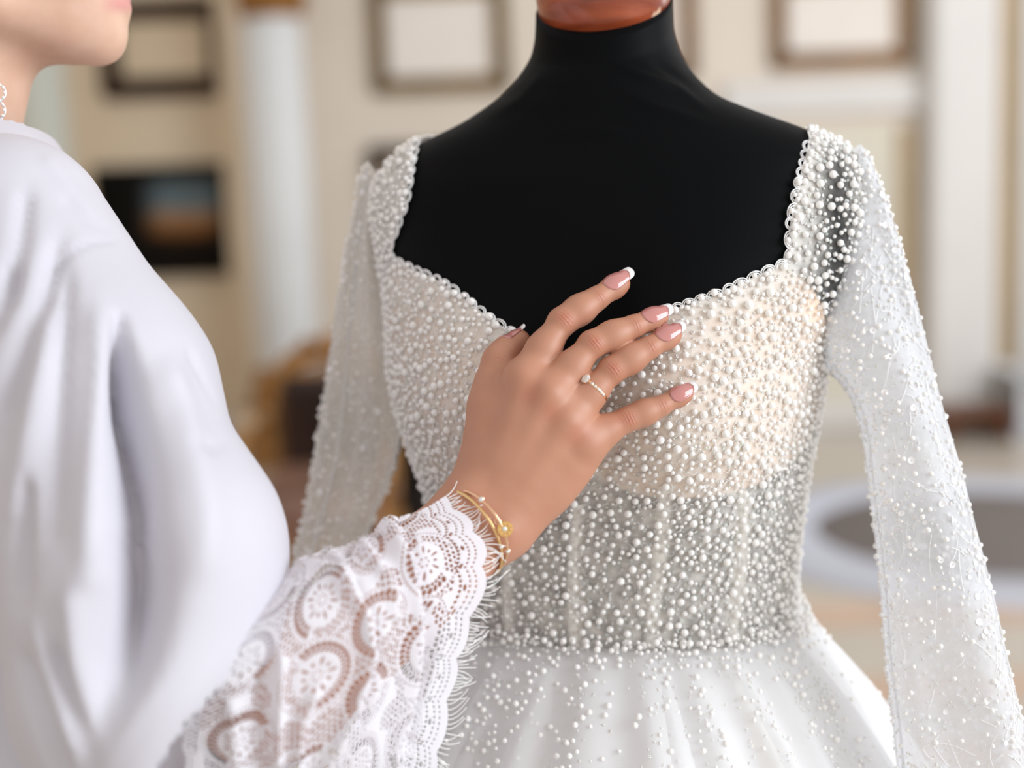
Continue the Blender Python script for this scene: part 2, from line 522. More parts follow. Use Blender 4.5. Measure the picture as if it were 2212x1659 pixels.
# wall panelling to the right of the dress
def strip_on_wall(name, px0, py0, px1, py1, depth, mat, y=YW, bev=0.01):
    c, w, h = wall_rect(px0, py0, px1, py1, y)
    b = MB(); b.box((c[0], y - depth / 2, c[2]), (w, depth, h), bev)
    return struct(name, b, mat)
strip_on_wall('trim_1', 1560, 175, 2010, 245, 0.05, M_trimw)             # rail above the panel
strip_on_wall('trim_2', 1560, 285, 1962, 900, 0.015, M_panel)             # inset field
strip_on_wall('trim_3', 1938, 280, 1966, 905, 0.05, M_tanstrip)           # its ochre moulding
strip_on_wall('trim_4', 1990, -500, 2140, 930, 0.16, M_trimw, bev=0.03)   # pilaster
strip_on_wall('trim_5', 2152, -500, 2190, 940, 0.06, M_tanstrip)          # ochre strip beyond it
strip_on_wall('trim_6', 2196, -500, 2420, 940, 0.10, M_trimw)
c0, w0, h0 = wall_rect(1000, 900, 2000, 940, YW)
b = MB(); b.box(((XS + 5) / 2, YW - 0.02, 0.07), (5 - XS, 0.04, 0.14), 0.01); struct('baseboard_back', b, M_trimw)
b = MB(); b.box(((XS - 5) / 2, YW + 0.23, 0.07), (XS + 5, 0.04, 0.14), 0.01); struct('baseboard_alcove', b, M_trimw)

# columns
def column(px, py0, py1, wpx, y, label, mat):
    top = on_y(px, py0, y); bot = on_y(px + 25, py1, y)
    d = project(top)[2]; r = wpx / 2 / F * d
    x = (top[0] + bot[0]) / 2
    t = Thing('column', (x, y, 0), label, 'column', None)
    z0, z1 = bot[2], top[2]
    n = 20; prof = [(r * 1.03, z0), (r, z0 + .1), (r * .98, (z0 + z1) / 2), (r * .95, z1)]
    b = MB(); b.lathe(prof, (x, y, 0), 48)
    t.part('shaft', b, mat)
    for a in range(n):                            # raised fillets between the flutes
        an = a / n * 2 * math.pi
        b = MB(); b.tube([(x + math.cos(an) * r * q, y + math.sin(an) * r * q, zz) for q, zz in ((1.01, z0 + .02), (.99, (z0 + z1) / 2), (.96, z1 - .02))], r * .05, 6)
        t.part('fillet', b, mat)
    b = MB(); b.lathe([(r * .95, z1 - .01), (r * 1.15, z1), (r * 1.18, z1 + .04), (r * 1.02, z1 + .06), (r * 1.08, z1 + .2), (r * 1.45, z1 + .32), (r * 1.5, z1 + .36), (0, z1 + .36)], (x, y, 0), 40)
    cap = t.part('capital', b, M_gold, label='gilded column capital')
    for ring, (zz, rr) in enumerate(((z1 + .06, 1.04), (z1 + .18, 1.12))):
        for a in range(10):
            an = (a + .5 * ring) / 10 * 2 * math.pi
            b = MB()
            dirx, diry = math.cos(an), math.sin(an)
            b.tube([(x + dirx * r * rr * q, y + diry * r * rr * q, zz + hh) for q, hh in ((1, 0), (1.03, .06), (1.12, .11), (1.28, .12), (1.3, .09))], [.03, .035, .03, .018, .008], 6)
            t.part('acanthus_leaf', b, M_gold, cap)
    b = MB(); b.lathe([(r * 1.5, z0 - .16), (r * 1.5, z0 - .11), (r * 1.28, z0 - .09), (r * 1.36, z0 - .05), (r * 1.3, z0 - .02), (r * 1.03, z0 + .0)], (x, y, 0), 40)
    t.part('base_moulding', b, M_gold, label='gilded column base moulding')
    b = MB(); b.box((x, y, (z0 - .16) / 2), (r * 3.1, r * 3.1, z0 - .16), 0.015)
    t.part('pedestal', b, M_goldwood, label='brown gilded square pedestal')
    return t
column(596, 36, 785, 122, YW - 0.42, 'tall white column with gilded capital between framed pictures and dress', M_column)
column(86, 36, 785, 116, YW - 0.30, 'white column at far left behind the woman in the white robe', pmat('grey_stucco_marble', (206, 208, 198), 0.5, noise=0.03, nscale=4))

# framed pictures
def picture(px0, py0, px1, py1, bpx, y, M_f, M_c, label, name='framed_picture', painting=None):
    c, w, h = wall_rect(px0, py0, px1, py1, y)
    d = project(c)[2]; bw = bpx / F * d
    t = Thing(name, (c[0], y, c[2] - h / 2), label, 'picture')
    for (cx, cz, lx, lz) in ((0, h / 2 - bw / 2, w, bw), (0, -h / 2 + bw / 2, w, bw), (-w / 2 + bw / 2, 0, bw, h), (w / 2 - bw / 2, 0, bw, h)):
        b = MB()
        b.box((c[0] + cx, y - 0.025, c[2] + cz), (lx, 0.05, lz), bw * .3)
        b.box((c[0] + cx, y - 0.05, c[2] + cz), (lx - bw * .5 if lx > bw else bw * .4, 0.02, lz - bw * .5 if lz > bw else bw * .4), 0.006)
        t.part('frame_rail', b, M_f)
    b = MB(); b.box((c[0], y - 0.012, c[2]), (w - 1.6 * bw, 0.016, h - 1.6 * bw))
    t.part('canvas' if painting else 'mount', b, painting or M_c, smooth=False)
    return t
YA = YW + 0.24
picture(216, 2, 494, 210, 46, YA, M_brownframe, M_mat_tan, 'dark brown wooden frame with blank buff mount beside the woman\'s chin')
picture(800, -40, 1098, 200, 36, YW, M_bronzeframe, M_mat_white, 'olive gilt frame with blank ivory mount right of the white column')
picture(1212, -60, 1504, 176, 36, YW, M_amberframe, M_mat_white, 'amber wood frame mostly hidden behind the black mannequin neck')
picture(1662, -60, 1968, 146, 36, YW, M_amberframe, M_mat_white, 'amber wood frame with blank ivory mount above the right sleeve')
picture(798, 312, 1092, 560, 36, YW, M_brownframe, M_mat_tan, 'dark brown frame mostly hidden behind the left beaded strap')
# the dark landscape: sky, ochre hill and black trees as flat print
m, N, L, bs = new_mat('landscape_painting'); bs.inputs['Roughness'].default_value = 0.6; bs.inputs['Specular IOR Level'].default_value = 0.08
tc = N.new('ShaderNodeTexCoord'); sx = N.new('ShaderNodeSeparateXYZ'); L.new(tc.outputs['Generated'], sx.inputs[0])
rp = N.new('ShaderNodeValToRGB'); e = rp.color_ramp.elements
e[0].position = 0.0; e[0].color = lin((22, 17, 12)); e[1].position = 1.0; e[1].color = lin((58, 62, 62))
for p_, c_ in ((.30, (30, 22, 15)), (.42, (148, 100, 58)), (.56, (160, 132, 106)), (.64, (104, 122, 130)), (.86, (100, 112, 118))):
    q = e.new(p_); q.color = lin(c_)
ns = N.new('ShaderNodeTexNoise'); ns.inputs['Scale'].default_value = 3.0; ns.inputs['Detail'].default_value = 5
L.new(tc.outputs['Generated'], ns.inputs['Vector'])
ad = N.new('ShaderNodeMath'); ad.operation = 'MULTIPLY_ADD'; ad.inputs[1].default_value = .18
sb = N.new('ShaderNodeMath'); sb.operation = 'SUBTRACT'; sb.inputs[1].default_value = .09
L.new(ns.outputs['Fac'], ad.inputs[0]); L.new(sx.outputs['Z'], ad.inputs[2]); L.new(ad.outputs[0], sb.inputs[0]); L.new(sb.outputs[0], rp.inputs[0])
tx = N.new('ShaderNodeValToRGB'); e = tx.color_ramp.elements
e[0].position = .30; e[0].color = (0, 0, 0, 1); e[1].position = .46; e[1].color = (1, 1, 1, 1)
q = e.new(.84); q.color = (1, 1, 1, 1); q = e.new(.95); q.color = (.1, .1, .1, 1)
L.new(sx.outputs['X'], tx.inputs[0])
mxr = N.new('ShaderNodeMix'); mxr.data_type = 'RGBA'; mxr.inputs['A'].default_value = lin((20, 18, 15))
L.new(tx.outputs[0], mxr.inputs['Factor']); L.new(rp.outputs[0], mxr.inputs['B']); L.new(mxr.outputs['Result'], bs.inputs['Base Color'])
picture(208, 358, 518, 596, 24, YA, M_blackframe, None, 'dark landscape painting in black frame beside the robe shoulder', 'landscape_painting', m)

# a gilded armchair, low on the left
def curve(pts, n=14): return catmull(np.array(pts, float), n)
def armchair(px, y, label):
    c = on_y(px, 900, y); x = c[0]; k = 1.0
    t = Thing('armchair', (x, y, 0), label, 'armchair')
    b = MB(); b.box((x, y, .40), (.62, .56, .13), .05); t.part('seat_cushion', b, M_plum)
    b = MB(); b.box((x, y, .31), (.66, .60, .07), .02); t.part('seat_rail', b, M_goldwood)
    b = MB(); b.box((x, y + .27, .58), (.50, .08, .30), .035); t.part('back_cushion', b, M_umber)
    for s in (-1, 1):
        b = MB(); b.tube(curve([(x + s * .29, y + .29, .3), (x + s * .30, y + .31, .55), (x + s * .27, y + .33, .74)]), .026, 8); t.part('back_post', b, M_goldwood)
        b = MB(); b.tube(curve([(x + s * .30, y + .30, .60), (x + s * .35, y + .1, .62), (x + s * .35, y - .16, .58), (x + s * .34, y - .24, .52), (x + s * .31, y - .22, .44), (x + s * .31, y - .2, .34)], 24), .028, 8); t.part('armrest', b, M_goldwood)
        b = MB(); b.box((x + s * .35, y, .635), (.07, .2, .05), .02); t.part('arm_pad', b, M_buff)
        for fy in (-.27, .27):
            b = MB(); b.tube(curve([(x + s * .29, y + fy, .32), (x + s * .32, y + fy * 1.08, .2), (x + s * .27, y + fy, .06), (x + s * .29, y + fy * 1.05, .0)]), [.036 - .018 * i / 13 for i in range(14)], 8); t.part('leg', b, M_goldwood)
    b = MB(); b.tube(curve([(x - .28, y + .33, .72), (x - .2, y + .33, .77), (x, y + .33, .80), (x + .2, y + .33, .77), (x + .28, y + .33, .72)], 20), .03, 8)
    cr = t.part('crest_rail', b, M_goldwood)
    b = MB(); b.ball((x, y + .31, .81), (.06, .03, .045), 2)
    for s in (-1, 1):
        b.tube(curve([(x + s * .05, y + .31, .80), (x + s * .12, y + .31, .83), (x + s * .16, y + .31, .79), (x + s * .12, y + .31, .77)]), .015, 6)
    t.part('crest_carving', b, M_gold, cr)
    return t
armchair(690, 4.0, 'narrow gilded armchair with dusky pink seat behind the left sleeve').o.scale = (.6, 1, 1)
# low dark sideboard
def sideboard(px0, px1, y, label):
    a, c = on_y(px0, 900, y), on_y(px1, 900, y)
    x, w = (a[0] + c[0]) / 2, c[0] - a[0]; hh = .66
    t = Thing('sideboard', (x, y, 0), label, 'sideboard')
    b = MB(); b.box((x, y, .09 + (hh - .13) / 2), (w, .42, hh - .13), .012); t.part('carcass', b, M_darkwood)
    b = MB(); b.box((x, y, hh - .02), (w + .06, .47, .04), .012); t.part('top', b, M_goldwood, label='lighter brown wooden top')
    nd = 3
    for i in range(nd):
        cx = x - w / 2 + (i + .5) * w / nd
        b = MB(); b.box((cx, y - .215, .345), (w / nd - .03, .02, .46), .008); dr = t.part('door', b, M_darkwood)
        b = MB(); b.ball((cx + w / nd * .36, y - .235, .36), .014, 2); t.part('knob', b, M_gold, dr)
    for sx_ in (-1, 1):
        for sy_ in (-1, 1):
            b = MB(); b.lathe([(.0, 0), (.02, 0), (.028, .05), (.035, .09), (0, .09)], (x + sx_ * (w / 2 - .05), y + sy_ * .17, 0), 12); t.part('foot', b, M_darkwood)
    return t
sideboard(690, 1290, 5.0, 'low dark wooden sideboard seen between the left sleeve and bodice')
# gold tabouret in front of the armchair
def stool(px, py, y, wd_, hh, mt, ml, label, name='footstool', cat='stool'):
    x = on_y(px, py, y)[0]
    t = Thing(name, (x, y, 0), label, cat)
    b = MB(); b.box((x, y, hh - .06), (wd_, wd_ * .8, .12), .045); t.part('cushion', b, mt)
    b = MB(); b.box((x, y, hh - .15), (wd_ * .96, wd_ * .76, .06), .015); t.part('apron', b, ml)
    for sx_ in (-1, 1):
        for sy_ in (-1, 1):
            b = MB(); b.tube(curve([(x + sx_ * wd_ * .42, y + sy_ * wd_ * .32, hh - .15), (x + sx_ * wd_ * .46, y + sy_ * wd_ * .36, hh * .45), (x + sx_ * wd_ * .40, y + sy_ * wd_ * .31, 0)], 10), [.028, .03, .032, .03, .028, .025, .022, .02, .019, .02], 8)
            t.part('leg', b, ml)
    return t
# right edge: red-brown bench foot and a white pedestal
def low_bench(px, y, label):
    x = on_y(px, 940, y)[0]
    t = Thing('bench', (x, y, 0), label, 'bench')
    b = MB(); b.box((x, y, .13), (.34, .3, .04), .01); t.part('seat_board', b, M_redbrown)
    for s in (-1, 1):
        b = MB(); b.box((x + s * .13, y, .055), (.035, .26, .11), .006); t.part('end_board', b, M_redbrown)
    b = MB(); b.box((x, y, .07), (.24, .02, .06), .004); t.part('stretcher', b, M_redbrown)
    return t
low_bench(2098, 6.72, 'low red-brown wooden bench against the wall at far right')
def plinth(px, y, label):
    x = on_y(px, 940, y)[0]
    t = Thing('pedestal', (x, y, 0), label, 'pedestal')
    b = MB(); b.box((x, y, .03), (.40, .36, .06), .01); t.part('base', b, M_whitebox)
    b = MB(); b.box((x, y, .17), (.34, .30, .24), .012); t.part('block', b, M_whitebox)
    b = MB(); b.box((x, y, .305), (.40, .36, .05), .015); t.part('top_slab', b, M_whitebox)
    return t
plinth(2258, 6.75, 'white square pedestal at the right edge beside the brown bench')
# round rug
rc = on_z(2140, 1150, 0); rl = on_z(1752, 1150, 0); rad = rc[0] - rl[0]
t = Thing('round_rug', (rc[0], rc[1], 0), 'round grey rug with pale blue border on the marble floor at right', 'rug')
b = MB(); b.lathe([(0, .012), (rad * .97, .012), (rad, .004), (rad, .001)], (rc[0], rc[1], 0), 96); t.part('field', b, M_rug)
b = MB(); b.lathe([(rad * .99, .002), (rad * .99, .011), (rad * 1.48, .011), (rad * 1.5, .002)], (rc[0], rc[1], 0), 96); t.part('border', b, M_rugedge)

# ================================================================== DRESS FORM
YM = 1.06                                          # axis of the dress form
RT = math.radians(-13.0); CT, ST = math.cos(RT), math.sin(RT)
def outline(pts):
    q = np.array([on_y(px, py, YM) for px, py in pts]); o = np.argsort(q[:, 2])
    return q[o, 2], q[o, 0]
zR, xR = outline([(1452, -60), (1452, 20), (1454, 80), (1470, 125), (1500, 168), (1545, 212), (1640, 250), (1700, 272), (1760, 298), (1815, 335), (1842, 400), (1845, 480), (1826, 570), (1792, 650), (1768, 720), (1756, 800), (1742, 900), (1724, 1000), (1712, 1090), (1703, 1180), (1700, 1300), (1706, 1390), (1740, 1480), (1790, 1600), (1820, 1750), (1820, 1900)])
zL, xL = outline([(1158, -60), (1158, 20), (1156, 70), (1148, 115), (1120, 168), (1080, 212), (1000, 265), (905, 308), (850, 342), (812, 390), (806, 450), (816, 520), (834, 600), (846, 700), (850, 800), (868, 890), (900, 980), (930, 1070), (955, 1150), (972, 1250), (980, 1330), (978, 1390), (950, 1480), (905, 1600), (880, 1750), (880, 1900)])
def zat(py, px=1330): return on_y(px, py, YM)[2]
_bk = np.array([(-60, .050, .050), (60, .050, .050), (160, .054, .056), (215, .060, .062), (300, .070, .07), (380, .084, .08), (500, .098, .088), (700, .108, .092), (830, .108, .092), (1000, .100, .088), (1150, .093, .08), (1380, .088, .085), (1500, .10, .10), (1750, .115, .115), (1950, .115, .115)])
_bz = np.array([zat(p) for p in _bk[:, 0]])[::-1]; _bf = _bk[::-1, 1]; _bb = _bk[::-1, 2]
ZTOP, ZBOT = zat(8), zat(1880)
ZBUST = zat(840)
def torso(phi, z, off=0.0):
    """surface of the form: phi 0 = its left side (right in the picture), 90 deg = front"""
    phi, z = np.broadcast_arrays(np.asarray(phi, float), np.asarray(z, float))
    zc = np.clip(z, ZBOT, ZTOP)
    xr, xl = np.interp(zc, zR, xR), np.interp(zc, zL, xL)
    cx, ext = (xr + xl) / 2, (xr - xl) / 2
    bf, bb = np.interp(zc, _bz, _bf), np.interp(zc, _bz, _bb)
    a = np.sqrt(np.maximum(ext ** 2 - (0.5 * (bf + bb) * ST) ** 2, 1e-5)) / CT
    c, s = np.cos(phi), np.sin(phi)
    e = 2 / 2.25
    lx = a * np.sign(c) * np.abs(c) ** e
    b = np.where(s > 0, bf, bb)
    ly = -b * np.sign(s) * np.abs(s) ** e
    fr = np.clip(s, 0, 1) ** .7
    for m in (-1, 1):
        ly = ly - 0.030 * fr * np.exp(-((lx - m * .075) ** 2) / (2 * .042 ** 2) - ((z - ZBUST) ** 2) / (2 * .050 ** 2))
    sh = 0.55 * sstep(zat(190), zat(25), z)
    zz = z + sh * ly
    return np.stack([cx + lx * CT - ly * ST, YM + lx * ST + ly * CT, zz], -1), lx
def smooth_prof(v, z):                              # outlines are polylines: soften them
    return v
_zz = np.linspace(ZBOT, ZTOP, 400)
for nm in ('R', 'L'):
    zz_, xx_ = (zR, xR) if nm == 'R' else (zL, xL)
    v = np.interp(_zz, zz_, xx_); kx = np.exp(-np.linspace(-2, 2, 13) ** 2); kx /= kx.sum()
    v = np.convolve(np.pad(v, 6, 'edge'), kx, 'valid')
    if nm == 'R': zR, xR = _zz, v
    else: zL, xL = _zz, v
for nm in ('f', 'b'):
    v = np.interp(_zz, _bz, _bf if nm == 'f' else _bb); kx = np.exp(-np.linspace(-2, 2, 31) ** 2); kx /= kx.sum()
    v = np.convolve(np.pad(v, 15, 'edge'), kx, 'valid')
    if nm == 'f': bf_ = v
    else: bb_ = v
_bz, _bf, _bb = _zz, bf_, bb_

NP_, NZ_ = 128, 230
ph = np.arange(NP_) / NP_ * 2 * math.pi
zs = np.linspace(ZBOT, ZTOP, NZ_)
TP, TLX = torso(ph[:, None], zs[None, :])
tq = grid_quads(NP_, NZ_, wrap_u=True)
capc = np.array([TP[:, 0].mean(0), TP[:, -1].mean(0)])
tV = np.concatenate([TP.reshape(-1, 3), capc]); nc = NP_ * NZ_
i1 = np.arange(NP_); i2 = (i1 + 1) % NP_
tt = np.concatenate([np.stack([i2 * NZ_, i1 * NZ_, np.full(NP_, nc)], 1), np.stack([i1 * NZ_ + NZ_ - 1, i2 * NZ_ + NZ_ - 1, np.full(NP_, nc + 1)], 1)])
BVH = BVHTree.FromPolygons([Vector(v) for v in TP.reshape(-1, 3)], [tuple(int(a) for a in q) for q in tq])
def hit(px, py, bvh=None):
    d = unproj(px, py, 1.0) - CAM; d /= np.linalg.norm(d)
    loc, nr, idx, dist = (bvh or BVH).ray_cast(Vector(CAM), Vector(d))
    if loc is None: return None
    return np.array(loc)
def to_local(p):
    """local frontal coordinates (lx, z) of a world point on the form"""
    zc = p[2]
    cx = (np.interp(zc, zR, xR) + np.interp(zc, zL, xL)) / 2
    dx, dy = p[0] - cx, p[1] - YM
    return np.array([dx * CT + dy * ST, zc])
MZ = 0.02
form = Thing('dress_form', (on_y(1330, 1400, YM)[0], YM, 0), 'black fabric dress form with bare neck and shoulders wearing the beaded wedding dress', 'mannequin')
M_black = pmat('black_jersey', (2, 3, 5), 0.6, Specular_IOR_Level=0.09, Sheen_Weight=0.015, Sheen_Roughness=0.4, bump=0.08, bscale=900)
me = mesh_np('torso', tV, [tq, tt])
# stretch wrinkles running down from the neck
co = tV.copy()
N_ = np.zeros_like(co); gn = grid_normals(TP, True); N_[:nc] = gn.reshape(-1, 3)
if (gn[NP_ // 4, NZ_ // 2] @ np.array([0, -1, 0])) < 0: N_ = -N_
P2 = np.stack(project(co)[:2], 1)
for ln, amp, sg in (([(1310, 130), (1390, 165), (1470, 195), (1540, 250)], .0022, 9), ([(1330, 190), (1430, 235), (1560, 275)], .0015, 10), ([(1190, 290), (1290, 275), (1390, 310)], .0012, 10),
                    ([(1180, 150), (1130, 210), (1050, 260)], .001, 10), ([(1400, 130), (1440, 150), (1500, 190)], -.0015, 8)):
    d, fr = line_d(P2, ln)
    co += N_ * (amp * np.exp(-(d / sg) ** 2) * np.sin(np.clip(fr, 0.02, .98) * math.pi))[:, None]
me.vertices.foreach_set('co', co.astype(np.float32).ravel()); me.update()
form.part('torso', me, M_black, label='black jersey torso')
# terracotta coloured neck cap, tilted with the neck
top = (TP[:, -1].max(0) + TP[:, -1].min(0)) / 2
nv = TP[NP_ // 4, -1] - TP[3 * NP_ // 4, -1]; nv /= np.linalg.norm(nv)
rv = TP[0, -1] - TP[NP_ // 2, -1]; rv /= np.linalg.norm(rv)
uv_ = np.cross(nv, rv); uv_ = uv_ if uv_[2] > 0 else -uv_
RC = np.stack([rv, np.cross(uv_, rv), uv_], 1)
m, N, L, bs = new_mat('worn_terracotta_lacquer')
bs.inputs['Roughness'].default_value = 0.28; bs.inputs['Coat Weight'].default_value = 0.4
tc = N.new('ShaderNodeTexCoord'); mp = N.new('ShaderNodeMapping'); mp.inputs['Scale'].default_value = (18, 18, 90)
L.new(tc.outputs['Object'], mp.inputs[0])
n1 = N.new('ShaderNodeTexNoise'); n1.inputs['Scale'].default_value = 1.0; n1.inputs['Detail'].default_value = 5; L.new(mp.outputs[0], n1.inputs['Vector'])
r1 = N.new('ShaderNodeValToRGB'); e = r1.color_ramp.elements
e[0].position = .3; e[0].color = lin((118, 46, 22)); e[1].position = .72; e[1].color = lin((176, 84, 48))
L.new(n1.outputs['Fac'], r1.inputs[0])
wa = N.new('ShaderNodeAttribute'); wa.attribute_name = 'wear'
n2 = N.new('ShaderNodeTexNoise'); n2.inputs['Scale'].default_value = 55.0; L.new(tc.outputs['Object'], n2.inputs['Vector'])
mu = N.new('ShaderNodeMath'); mu.operation = 'MULTIPLY'; L.new(wa.outputs['Fac'], mu.inputs[0]); L.new(n2.outputs['Fac'], mu.inputs[1])
gt = N.new('ShaderNodeMapRange'); gt.inputs['From Min'].default_value = .42; gt.inputs['From Max'].default_value = .5; L.new(mu.outputs[0], gt.inputs['Value'])
mxr = N.new('ShaderNodeMix'); mxr.data_type = 'RGBA'; mxr.inputs['B'].default_value = lin((236, 196, 164))
L.new(gt.outputs[0], mxr.inputs['Factor']); L.new(r1.outputs[0], mxr.inputs['A']); L.new(mxr.outputs['Result'], bs.inputs['Base Color'])
rr = 0.0485
capP = top + uv_ * (-.010)
prof = [(rr * .90, -.004), (rr * .97, -.0025), (rr * 1.0, .001), (rr * 1.0, .006), (rr * .985, .0075), (rr * .985, .009), (rr * 1.0, .011), (rr * 1.0, .030), (rr * .97, .034), (rr * .7, .042), (rr * .3, .046), (rr * .22, .06), (rr * .32, .075), (rr * .3, .09), (rr * .15, .1), (0, .102)]
b = MB(); b.lathe(prof, (0, 0, 0), 96)
lv = b.V[0].copy(); b.V[0] = lv @ RC.T * np.array([1, 1, 1]) + capP
me = b.mesh('neck_cap')
an = np.arctan2(lv[:, 1], lv[:, 0])
fattr(me, 'wear', np.exp(-((lv[:, 2] - .010) / .004) ** 2) * np.exp(-((an + .62) / .5) ** 2) * 1.1 + np.exp(-((lv[:, 2] + .001) / .003) ** 2) * .8)
form.part('neck_cap', me, m, label='glossy terracotta coloured neck cap with worn pale edge')
M_pole = pmat('black_metal', (20, 20, 22), 0.4, 0.8)
fx, fy = form.loc[0], form.loc[1]
b = MB(); b.lathe([(0, .02), (.02, .02), (.02, ZBOT + .02), (0, ZBOT + .02)], (fx, fy, 0), 16); form.part('pole', b, M_pole)
b = MB(); b.lathe([(0, 0), (.19, 0), (.19, .012), (.17, .025), (.03, .035), (0, .035)], (fx, fy, 0), 40); form.part('base_plate', b, M_pole)

# ================================================================== WEDDING DRESS
dress = Thing('wedding_dress', (fx, fy + .001, 0), 'white long-sleeved wedding dress covered in pearls and sequins on the black dress form', 'dress')
NECKPX = [(905, 308), (893, 370), (884, 430), (868, 480), (850, 548), (900, 582), (950, 606), (1000, 640), (1050, 682), (1100, 715), (1160, 752), (1230, 772), (1290, 760), (1350, 725), (1410, 692), (1460, 668), (1550, 635), (1640, 592), (1697, 560), (1701, 500), (1712, 440), (1726, 380), (1745, 303)]
NECK3 = []
for p in NECKPX:
    hp = hit(*p)
    if hp is None: hp = on_y(p[0], p[1], YM)
    NECK3.append(hp)
NECK = np.array([to_local(p) for p in NECK3])
HOLE = np.concatenate([[[NECK[0, 0] + .004, NECK[0, 1] + .25]], [[NECK[0, 0] + .003, NECK[0, 1] + .012]], NECK, [[NECK[-1, 0] - .003, NECK[-1, 1] + .012]], [[NECK[-1, 0] - .004, NECK[-1, 1] + .25]]])
ZW = to_local(hit(1340, 1400))[1]                 # waist seam
gp, gz = 420, 260
ph = np.arange(gp) / gp * 2 * math.pi
zs = np.linspace(ZW - .012, zat(285), gz)
BP, BLX = torso(ph[:, None], zs[None, :])
BN = grid_normals(BP, True)
if BN[gp // 4, gz // 2, 1] > 0: BN = -BN
def dress_sd(lx, z): return poly_sd(np.stack([lx.ravel(), z.ravel()], 1), HOLE).reshape(lx.shape)
BZ = np.broadcast_to(zs[None, :], BLX.shape)
BSD = dress_sd(BLX, BZ)
def part_of_grid(Pg, keep, name, attrs, wrap=True):
    q = grid_quads(Pg.shape[0], Pg.shape[1], wrap_u=wrap)
    k = keep.ravel(); q = q[k[q].any(1)]
    used = np.unique(q); mp_ = np.full(Pg.shape[0] * Pg.shape[1], -1); mp_[used] = np.arange(len(used))
    me = mesh_np(name, Pg.reshape(-1, 3)[used], [mp_[q]])
    for n_, v_ in attrs.items(): fattr(me, n_, v_.ravel()[used])
    return me
# pixel position of each bodice vertex decides nothing but where the gown was seen to be thin: the arm-hole gap
LXR = to_local(hit(1790, 520))[0]
gap = np.exp(-((BLX - (LXR + .004)) / .016) ** 2) * sstep(zat(760), zat(640), BZ) * sstep(zat(300), zat(380), BZ)
band = np.exp(-np.clip(BSD, 0, 1) ** 2 / .017 ** 2)
strapl = sstep(-.075, -.095, BLX) * sstep(zat(660), zat(600), BZ)
tul = np.maximum(1.0 + .40 * np.maximum(band, strapl) - .95 * gap * (1 - .5 * band), .1)
M_tulle = sheer_mat('bodice_tulle', (252, 248, 242), 0.76, attr='cover', cut='cut', transl=.3, var=.35, vscale=120)
me = part_of_grid(BP + BN * .0022, BSD > -.0005, 'bodice', {'cover': tul, 'cut': BSD})
dress.part('bodice', me, M_tulle, label='sheer white tulle bodice')
# nude lining cups
M_nude = sheer_mat('nude_cup_lining', (255, 228, 204), 0.98, cut='cut', transl=.1)
CUPS = []
for (cxp, cyp, hx, hz, nm) in ((985, 790, .083, .094, -1), (1478, 830, .088, .080, 1)):
    c = to_local(hit(cxp, cyp)); CUPS.append((c[0], c[1], hx, hz))
    x0, z0 = (BLX - c[0]) / hx, (BZ - c[1]) / hz
    rad_ = (np.abs(x0) ** 2.6 + np.abs(z0) ** 2.6) ** (1 / 2.6)
    sd = np.minimum((1 - rad_) * .08, BSD - .001)
    sd = np.where(np.sin(ph)[:, None] > 0.0, sd, -1)
    me = part_of_grid(BP + BN * .0010, sd > -.002, 'cup', {'cut': sd})
    dress.part('cup', me, M_nude, label='nude bust cup lining')
# boning channels
M_bone = sheer_mat('boning_tape', (255, 252, 246), 0.92, attr='cover', transl=.3, var=.25, vscale=260)
BBVH = BVHTree.FromPolygons([Vector(v) for v in (BP + BN * .0026).reshape(-1, 3)], [tuple(int(a) for a in q) for q in grid_quads(gp, gz, True)])
for ln in ([(1438, 1050), (1432, 1150), (1420, 1250), (1410, 1330), (1408, 1400)], [(1252, 1090), (1244, 1180), (1240, 1290), (1246, 1400)], [(1600, 1060), (1602, 1180), (1590, 1290), (1575, 1385)], [(1110, 1150), (1100, 1250), (1102, 1330), (1112, 1400)]):
    pts = [hit(px, py, BBVH) for px, py in catmull(ln, 24)]; pts = np.array([p for p in pts if p is not None])
    b = MB(); V = []
    for s in (-1, -.5, 0, .5, 1):
        q_ = pts + np.array([1, 0, 0]) * s * .0066; q_[:, 1] -= .0012 * (1 - abs(s)); V.append(q_)
    b.add(np.stack(V, 1).reshape(-1, 3), grid_quads(len(pts), 5))
    me = b.mesh('boning_channel'); fattr(me, 'cover', np.tile([0, .8, 1, .8, 0], len(pts))); dress.part('boning_channel', me, M_bone)

# ---- skirt
NS, NT = 400, 60
ph_s = np.arange(NS) / NS * 2 * math.pi
tcur = np.linspace(0, 1, NT) ** 1.35
drop = tcur * (ZW - .02)
FL_D = [0, .02, .05, .09, .13, .2, .32, .5, 1.3]; FL_R = [0, .020, .046, .072, .094, .120, .144, .150, .15]
base, _ = torso(ph_s, np.full(NS, ZW), 0)
cen = np.array([base[:, 0].mean(), YM])
dirs = base[:, :2] - cen; rad0 = np.linalg.norm(dirs, axis=1); dirs /= rad0[:, None]
fold = np.zeros(NS)
for _ in range(26):
    a0 = rng.uniform(0, 2 * math.pi); wd_ = rng.uniform(.035, .085); am = rng.uniform(.4, 1.0)
    dd = (ph_s - a0 + math.pi) % (2 * math.pi) - math.pi
    fold += am * np.exp(-(dd / wd_) ** 2)
fold += .25 * np.sin(ph_s * 17 + 1) + .18 * np.sin(ph_s * 31 + 2)
